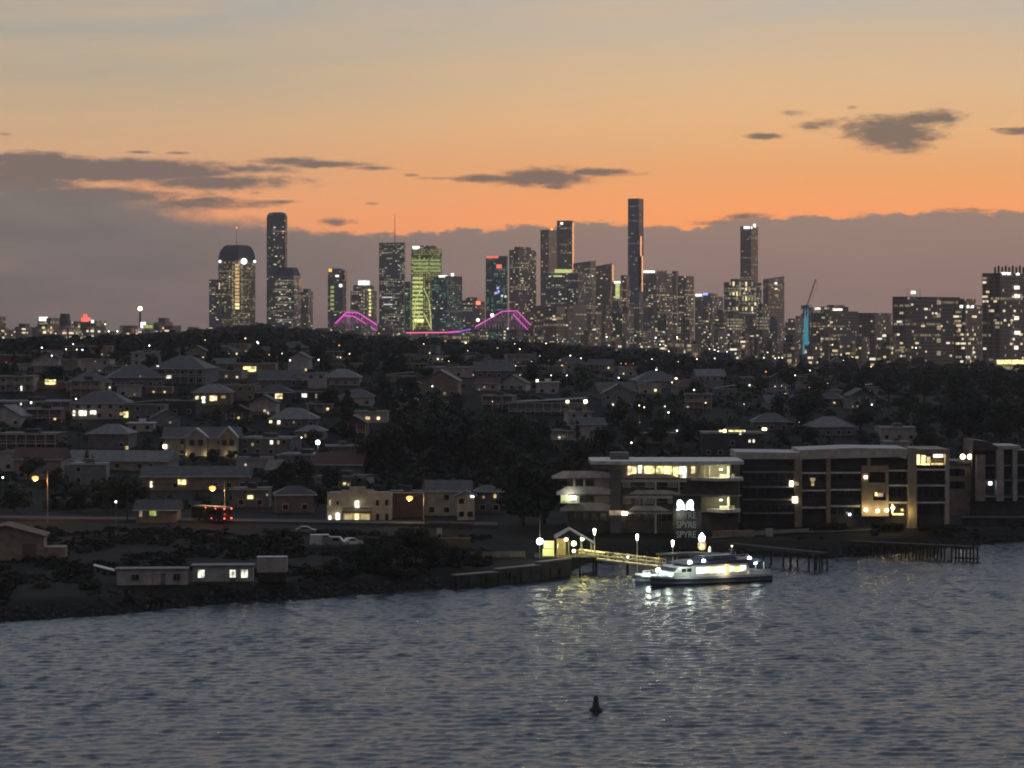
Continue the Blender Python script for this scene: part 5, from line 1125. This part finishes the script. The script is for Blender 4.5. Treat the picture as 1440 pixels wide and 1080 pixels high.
# ---------------------------------------------------------------- left foreshore: cabins, vehicles, street
def cabin(px0,px1,py,label,lit,wall='wall_white',skew=.06,h=3.0):
    Y = 431+ (px0-163)*.02; x0,x1 = X(px0,Y),X(px1,Y); L_ = x1-x0; z = max(.5,tz((x0+x1)/2,Y)); zb = Z(py,Y)
    t = thing('site_cabin',label,'cabin',(x0,Y,zb),skew)
    MB().box(0,L_,0,3.2,.35,h).build('wall',M[wall],t); MB().box(-.35,L_+.2,-.35,3.6,h,h+.22).build('roof',M['roof_pale'],t)
    MB().box(.1,L_-.1,.15,3.1,-2.2,.34).build('base_skirt',M['wall_dark'],t)
    for px,w,hh,m in lit:
        f_ = pane(t,X(px,Y)-x0,-.05,h*.58,w,hh,m); q0 = X(px,Y)-x0; z_ = h*.58; fr = MB()
        fr.box(q0-w/2-.07,q0-w/2,-.22,-.02,z_-hh/2-.07,z_+hh/2+.07).box(q0+w/2,q0+w/2+.07,-.22,-.02,z_-hh/2-.07,z_+hh/2+.07).box(q0-w/2,q0+w/2,-.22,-.02,z_+hh/2,z_+hh/2+.07).box(q0-w/2,q0+w/2,-.26,-.02,z_-hh/2-.07,z_-hh/2).box(q0-.03,q0+.03,-.2,-.18,z_-hh/2,z_+hh/2).build('window_frame',M['steel'],t)
    MB().box(L_*.62,L_*.62+.85,-.06,-.01,.4,2.4).build('door',M['wall_grey'],t)
    MB().box(L_*.505,L_*.515,-.05,-.01,.4,h-.05).build('panel_joint',M['steel'],t)
    return t
t = cabin(164,263,826,'pale site cabin with dark windows and a sloping side awning',[(190,1.2,.9,'glass'),(248,1.1,1.0,'glass')])
MB().add([(-.3,0,2.7),(-.3,3.2,2.7),(-4.2,4.2,3.6),(-4.2,1.2,3.6),(-.3,0,2.8),(-.3,3.2,2.8),(-4.2,4.2,3.7),(-4.2,1.2,3.7)],[(3,2,1,0),(4,5,6,7),(0,1,5,4),(1,2,6,5),(2,3,7,6),(3,0,4,7)]).build('awning',M['trim'],t)
for p_ in ((-4,1.4),(-4,4)): MB().tube((*p_,-1),(*p_,3.6),.06,5).build('post',M['steel'],t)
cabin(271,356,821,'pale site cabin with three bright square windows',[(283,1.15,1.35,'l_cabin'),(327,1.0,1.3,'l_cabin'),(343.5,1.15,1.4,'l_cabin')])
Y = 438; t = thing('shipping_container','pale shipping container right of the lit site cabin','container',(X(361,Y),Y,Z(806,Y)),.05)
MB().box(0,5.3,0,2.4,.1,2.7).build('body',M['wall_white'],t); c = MB()
for k in range(20): c.box(.15+k*.26,.28+k*.26,-.05,-.005,.2,2.6)
c.build('ribs',M['wall_white'],t); MB().box(.0,5.3,-.08,2.48,2.7,2.82).build('top_rail',M['steel'],t); MB().box(.2,5.1,.2,2.2,-1.6,.1).build('skids',M['timber'],t)
# shed on the far left
Y = 470; t = thing('boat_shed','brown gabled shed at the left edge of the foreshore','shed',(X(16,Y),Y,tz(X(16,Y),Y)),.12)
MB().box(-8,6,0,9,-2,4.6).build('wall',M['wall_tan'],t); MB().slab([(-8.5,4.5),(-1,6.3),(6.6,4.2),(6.6,4.4),(-1,6.55),(-8.5,4.75)],-.6,9.6).build('roof',M['wall_brown'],t); MB().slab([(-8,4.6),(6,4.6),(-1,6.2)],.02,.2).build('gable_wall',M['wall_tan'],t); MB().box(2,4.6,-.08,-.01,0,3).build('door',M['wall_brown'],t); MB().box(6.01,10,1,6,-2,2.2).build('lean_to',M['wall_tan'],t)
# street along the shore
s2 = MB(); vs = []
pts = [(X(px,568-.03*(px)),568-.03*px) for px in range(-300,720,20)]
for x,y in pts: vs += [(x,y,tz(x,y)+.4),(x,y+7,tz(x,y+7)+.4)]
s2.add(vs,[(2*i,2*i+2,2*i+3,2*i+1) for i in range(len(pts)-1)]); struct(s2.build('road',M['asphalt']))
vs = []
for x,y in pts: z = tz(x,y-2.2)+.52; vs += [(x,y-2.2,z-1),(x,y-2.2,z),(x,y-.02,tz(x,y)+.53),(x,y-.02,tz(x,y)-.3)]
k_ = MB().add(vs,[f for i in range(len(pts)-1) for f in ((4*i,4*i+4,4*i+5,4*i+1),(4*i+1,4*i+5,4*i+6,4*i+2),(4*i+2,4*i+6,4*i+7,4*i+3))]); struct(k_.build('pavement',M['path_dark']))
def street_light(px,py,pole,Y,m,e,label,col):
    z = tz(X(pole,Y),Y); t = thing('street_lamp',label,'street lamp',(X(pole,Y),Y,z)); h = Z(py,Y)-z; dx_ = X(px,Y)-X(pole,Y)
    MB().tube((0,0,-.5),(0,0,h+1.5),.13,7,.09).build('post',M['steel'],t); MB().tube((0,0,h+.9),(dx_,-.4,h+.25),.06,6).build('arm',M['steel'],t)
    MB().lathe([(.2,-.6),(.6,-.4),(.76,.02),(.55,.32),(.1,.42)],10,(dx_,-.4,h)).build('lamp_head',M[m],t); light('lamp_light',t,(dx_,-.5,h-.8),e,col,.4)  # head made oversize to stand in for the lamp's bloom
street_light(50,672,67,556,'lamp_s',2400,'orange street lamp on a bracket pole, far left',(1,.42,.08))
street_light(299,686,316,556,'lamp_s',1400,'orange street lamp on tall pole above the bus',(1,.45,.1))
street_light(576,700,596,552,'lamp_s',900,'golden street lamp in front of the brown building',(1,.6,.2))
Y = gnd(447,655); t = thing('street_lamp','brilliant blue-white lamp on the dark hillside','street lamp',(X(447,Y),Y,tz(X(447,Y),Y))); h = Z(622,Y)-t.location.z
MB().tube((0,0,-.5),(0,0,h),.12,7).build('post',M['steel'],t); MB().ball((0,-.3,h),.68,10).build('lamp_head',M['lamp_c'],t); light('lamp_light',t,(0,-1.2,h),380,(.75,.95,1),.4)
for px,yt,yb,lab in ((179,676,722,'bare utility pole left of the orange lamp by the bus'),(596,655,728,'tall utility pole between the brown building and weatherboard house')):
    Y = 560; z = tz(X(px,Y),Y); t = thing('utility_pole',lab,'utility pole',(X(px,Y),Y,z)); h = Z(yt,Y)-z
    MB().tube((0,0,-.5),(0,0,h),.16,7,.11).build('pole',M['timber'],t); MB().box(-1.1,1.1,-.07,.07,h-.8,h-.65).build('crossarm',M['timber'],t)
    for k in (-.9,0,.9): MB().lathe([(.05,0),(.09,.1),(.04,.22)],6,(k,0,h-.65)).build('insulator',M['wall_white'],t)
m = MB()
for k in (-.9,.9):
    a = Vector((X(179,560)+k,560,Z(676,560)-.5)); c = Vector((X(596,560)+k,560,Z(655,560)-.5)); P0 = a
    for i in range(1,25): t_ = i/24; q = a.lerp(c,t_)+Vector((0,0,-4*1.6*t_*(1-t_))); m.tube(P0,q,.03,4); P0 = q
tag(m.build('power_line',M['black']),'thin power lines slung between two utility poles','power line')
# stepped-parapet building
Y = 566; cx_ = X(505,Y); zc = tz(cx_,Y); lx = lambda px: X(px,Y)-cx_; lz = lambda py: Z(py,Y)-zc
E = thing('hotel_building','white two-storey building with stepped parapet and glowing ground-floor windows','building',(cx_,Y,zc),0)
MB().box(lx(460),lx(550),.4,10,-2,lz(695)).build('wall',M['wall_white'],E); MB().box(lx(459),lx(551),-.12,.0,lz(713),lz(711.6)).build('string_course',M['trim'],E)
MB().slab([(lx(460),lz(745)),(lx(550),lz(745)),(lx(550),lz(692)),(lx(526),lz(692)),(lx(526),lz(688.5)),(lx(514),lz(688.5)),(lx(514),lz(684)),(lx(491),lz(684)),(lx(491),lz(689)),(lx(480),lz(689)),(lx(480),lz(692)),(lx(460),lz(692))],0,.4).build('parapet_front',M['wall_white'],E)
for px,py,w,h,m in ((464,707,2.5,8,'l_dim'),(464,730,3,9,'white_sign'),(475,727,5,11,'white_sign'),(475,707,3,5,'glass'),(502,709,6,10,'l_white'),(502,730,6,15,'l_yel'),(490,731,11,16,'l_dim'),(514,731,12,16,'l_dim'),(474,737,14,5,'l_dim'),(531,707,4,8,'glass'),(544,707,4,8,'glass'),(531,727,4,9,'glass'),(544,727,4,9,'glass')):
    o = pane(E,lx(px),-.08,lz(py),w/F*Y,h/F*Y,m)
bl = MB().box(lx(481),lx(523),-2,-.02,lz(720.5),lz(719)).build('balcony_floor',M['wall_brown'],E); m = MB()
for i in range(15): x = lx(482)+(lx(522)-lx(482))*i/14; m.tube((x,-1.9,lz(719)),(x,-1.9,lz(714)),.04,4)
m.tube((lx(482),-1.9,lz(714)),(lx(522),-1.9,lz(714)),.06,5).build('balcony_railing',M['black'],E)
for px in (482,522): MB().box(lx(px)-.15,lx(px)+.15,-1.95,-1.65,-.5,lz(720.5)).build('post',M['wall_brown'],E)
light('porch_light',E,(lx(502),-1.3,lz(723.5)),60,(1,.75,.3)); light('porch_light',E,(lx(475),-1.5,lz(724)),50,(1,.8,.4)); light('porch_light',E,(lx(505),-1.0,lz(708)),22,(1,.85,.45))
H(572,728,44,2,'flat','wall_brown','roof_dark','plain brown building right of the stepped-parapet building',rz=0,dark=1,cat='building',name='shop_building')
H(628,726,62,2,'gable','wall_white','roof_grey','white weatherboard house with steep grey gables by the shore street',[],rz=-.05,dark=3)
H(655,732,24,1.9,'front','wall_white','roof_grey','narrow white gable house beside the weatherboard house',[(666,698,5,3,'white_sign')],rz=0,dark=4)
H(688,722,38,1.8,'hip','wall_grey','roof_grey','grey hipped house with one amber window by the dark trees',[(696,697.5,3.5,5,'l_amber'),(680,699,3,3,'l_dim')],rz=0)
H(415,722,54,1.5,'hip','wall_grey','roof_dark','dim hipped house left of the stepped-parapet building')
H(352,715,52,1.6,'flat','wall_grey','roof_dark','dim flat house right of the orange lamp and bus',[(352,699,8,5,'l_yel'),(386,696,2,3,'l_dim'),(391,696,2,3,'l_dim')],rz=0)
H(220,735,58,1,'gable','wall_tan','roof_dark','low shed with faintly lit front beside the bare pole',[(198,722,4,9,'l_dim'),(215,721,9,8,'l_grnd')],rz=0,dark=0,cat='shed',name='shed')
def fence(label,p,q,h,m):
    (xa,ya),(xb,yb) = p,q; L_ = math.hypot(xb-xa,yb-ya); t = thing('fence',label,'fence',(xa,ya,tz(xa,ya)),math.atan2(yb-ya,xb-xa)); dz_ = tz(xb,yb)-tz(xa,ya); n = int(L_/2.4); r = MB()
    for i in range(n+1): k = i/n; MB().box(L_*k-.06,L_*k+.06,-.06,.06,-.6,dz_*k+h+.1).build('post',M[m],t)
    for i in range(int(L_/.22)): x = i*.22; zz = dz_*x/L_; r.box(x,x+.15,-.1,-.07,zz+.1,zz+h)
    r.build('paling_panel',M[m],t); return t
fence('pale paling fence along the shore left of the ferry shelter',(X(662,482),482),(X(738,485),485),1.2,'wall_grey')
fence('brown timber fence below the weatherboard house',(X(598,540),540),(X(664,536),536),1.6,'timber')
wallthing('kiosk_wall','low orange-lit brick wall near the shore below the houses','wall',(X(608,500),500),(X(662,500),500),2.0,.4,'wall_brown')
t = thing('notice_board','small white notice board above the low brick wall','sign',(X(618,503),503,tz(X(618,503),503))); MB().box(-.55,.5,0,.08,2.6,3.7).build('panel',M['wall_white'],t)
for x in (-.45,.4): MB().tube((x,.1,-.4),(x,.1,3.6),.05,5).build('post',M['steel'],t)
def car(label,px,py,L_,h,mt,rz,van=False,lampon=None):
    Y = gnd(px,py); x = X(px,Y); t = thing('parked_van' if van else 'parked_car',label,'van' if van else 'car',(x,Y,tz(x,Y)+.25),rz); a = L_/2
    prof = [(-a,.35),(a,.35),(a,.95),(a-.5,1.1),(a-1.1,h),(-a+.1,h),(-a,1.2)] if van else [(-a,.3),(a,.3),(a,.75),(a-.9,.9),(a-1.7,h),(-a+1.2,h),(-a+.4,.95),(-a,.9)]
    MB().slab(prof,-.9,.9).build('body',M[mt],t)
    for s_ in (-1,1):
        MB().slab([(-a+1.0,1.0),(a-1.5,1.0),(a-1.9,h-.12),(-a+1.4,h-.12)] if not van else [(a-2.4,1.2),(a-1.0,1.2),(a-1.3,h-.2),(a-2.4,h-.2)],s_*.9-.03,s_*.9+.03).build('side_window',M['glass'],t)
        for k in (-a+.8,a-.85):
            w_ = MB().tube((k,s_*.72,.33),(k,s_*.93,.33),.33,12).build('wheel',M['rubber'],t); MB().tube((k,s_*.94,.33),(k,s_*.95,.33),.18,10).build('rim',M['steel'],w_)
        MB().box(a,a+.04,s_*.6-.18,s_*.6+.18,.62,.8).build('headlight',M[lampon or 'wall_white'],t)
    return t
car('pale van parked left of the white car on the foreshore',453,770,4.9,2.3,'car_white',.1,True)
car('pale pick-up van parked beside the other van',470,771,4.6,1.9,'car_grey',-.1,True)
car('white car parked right of the pale vans',495,769,4.2,1.5,'car_white',.5)
car('dark car parked behind the vans below the dim house',430,752,4.3,1.45,'car_grey',.05)
# bus seen from the rear
Y = 553; x = X(320,Y); dirx,diry = -.72,.69
t = thing('bus','dark bus with red tail and marker lights on the shore street','bus',(x,Y,tz(x,Y)+.45),math.atan2(diry,dirx))
MB().slab([(0,.45),(11,.45),(11.1,1.4),(10.8,3.1),(.1,3.15),(0,2.9)],-1.25,1.25).build('body',M['bus_paint'],t); MB().slab([(.3,3.16),(10.6,3.12),(10.4,3.32),(.5,3.36)],-1.1,1.1).build('roof',M['wall_white'],t)
for s_ in (-1,1):
    for k in range(6): MB().box(.7+k*1.65,2.15+k*1.65,s_*1.25-.02,s_*1.25+.02,1.6,2.7).build('side_window',M['glass'],t)
    for k in (2.2,8.8): w_ = MB().tube((k,s_*.95,.45),(k,s_*1.27,.45),.48,12).build('wheel',M['rubber'],t); MB().tube((k,s_*1.28,.45),(k,s_*1.29,.45),.25,10).build('rim',M['steel'],w_)
MB().box(-.03,.0,-1.0,1.0,1.7,2.7).build('rear_window',M['glass'],t)
for y,z in ((-1.0,3.0),(1.0,3.0),(-1.0,.85),(1.0,.85)): MB().ball((-.1,y,z),.19,8).build('tail_light',M['lamp_r'],t)
for k,z in ((2.6,2.95),(4.0,.75),(6,3.0)): MB().ball((k,1.3,z),.13,8).build('marker_light',M['lamp_r'],t)
light('tail_glow',t,(-1.2,0,1.6),60,(1,.1,.05),.3)
# ---------------------------------------------------------------- greenery between the houses and rough growth on the foreshore
def clumps(name, label, spots, m, n=16):
    b = MB(); rr = random.Random(len(spots))
    for x, Y, s, hgt in spots:
        z = tz(x, Y)
        for j in range(n):
            d = Vector((rr.gauss(0,1),rr.gauss(0,1),abs(rr.gauss(0,.8)))).normalized()
            p = Vector((x,Y,z))+Vector((d.x*s,d.y*s,d.z*hgt))*rr.uniform(.5,1.05); a = d.orthogonal().normalized(); q = d.cross(a); t_ = rr.random()*6.28
            a, q = a*math.cos(t_)+q*math.sin(t_), q*math.cos(t_)-a*math.sin(t_); k = s*rr.uniform(.25,.5)
            b.add([p-a*k,p+q*k*.7,p+a*k,p-q*k*.7],[(0,1,2,3)])
    tag(b.build(name, M[m]), label, 'greenery', kind='stuff')
rr = random.Random(77); sp_ = []
while len(sp_) < 3600:
    px = rr.uniform(-150,1900); Y = 600*(1300/600)**rr.random()
    if px > 1000 and Y < 640: continue
    if noise.noise(Vector((X(px,Y)*.03,Y*.03,3))) < -.25: continue
    s = rr.uniform(1.2,3.2)
    if not clear(px,Y,.33*s/2): continue
    sp_.append((X(px,Y),Y,s,s*rr.uniform(.7,1.5)))
clumps('garden_greenery','dark hedges and garden growth filling gaps between the hillside houses',sp_,'leafA',22)
sp_ = []
while len(sp_) < 2600:
    px = rr.uniform(-150,690); Y = rr.uniform(shore(px)+3,548)
    if 545 < Y+.03*px < 580 or noise.noise(Vector((X(px,Y)*.07,Y*.05,9))) < -.12: continue
    if 130 < px < 415 and 424 < Y < 446: continue
    if 425 < px < 515 and 488 < Y < 520: continue
    s = rr.uniform(.4,1.3) if Y > shore(px)+12 else rr.uniform(.5,1.0)
    if 130 < px < 415 and Y < 446: s *= .5
    sp_.append((X(px,Y),Y,s,s*rr.uniform(.4,1.0)))
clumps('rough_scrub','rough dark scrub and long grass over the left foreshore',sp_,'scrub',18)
finish_labels()
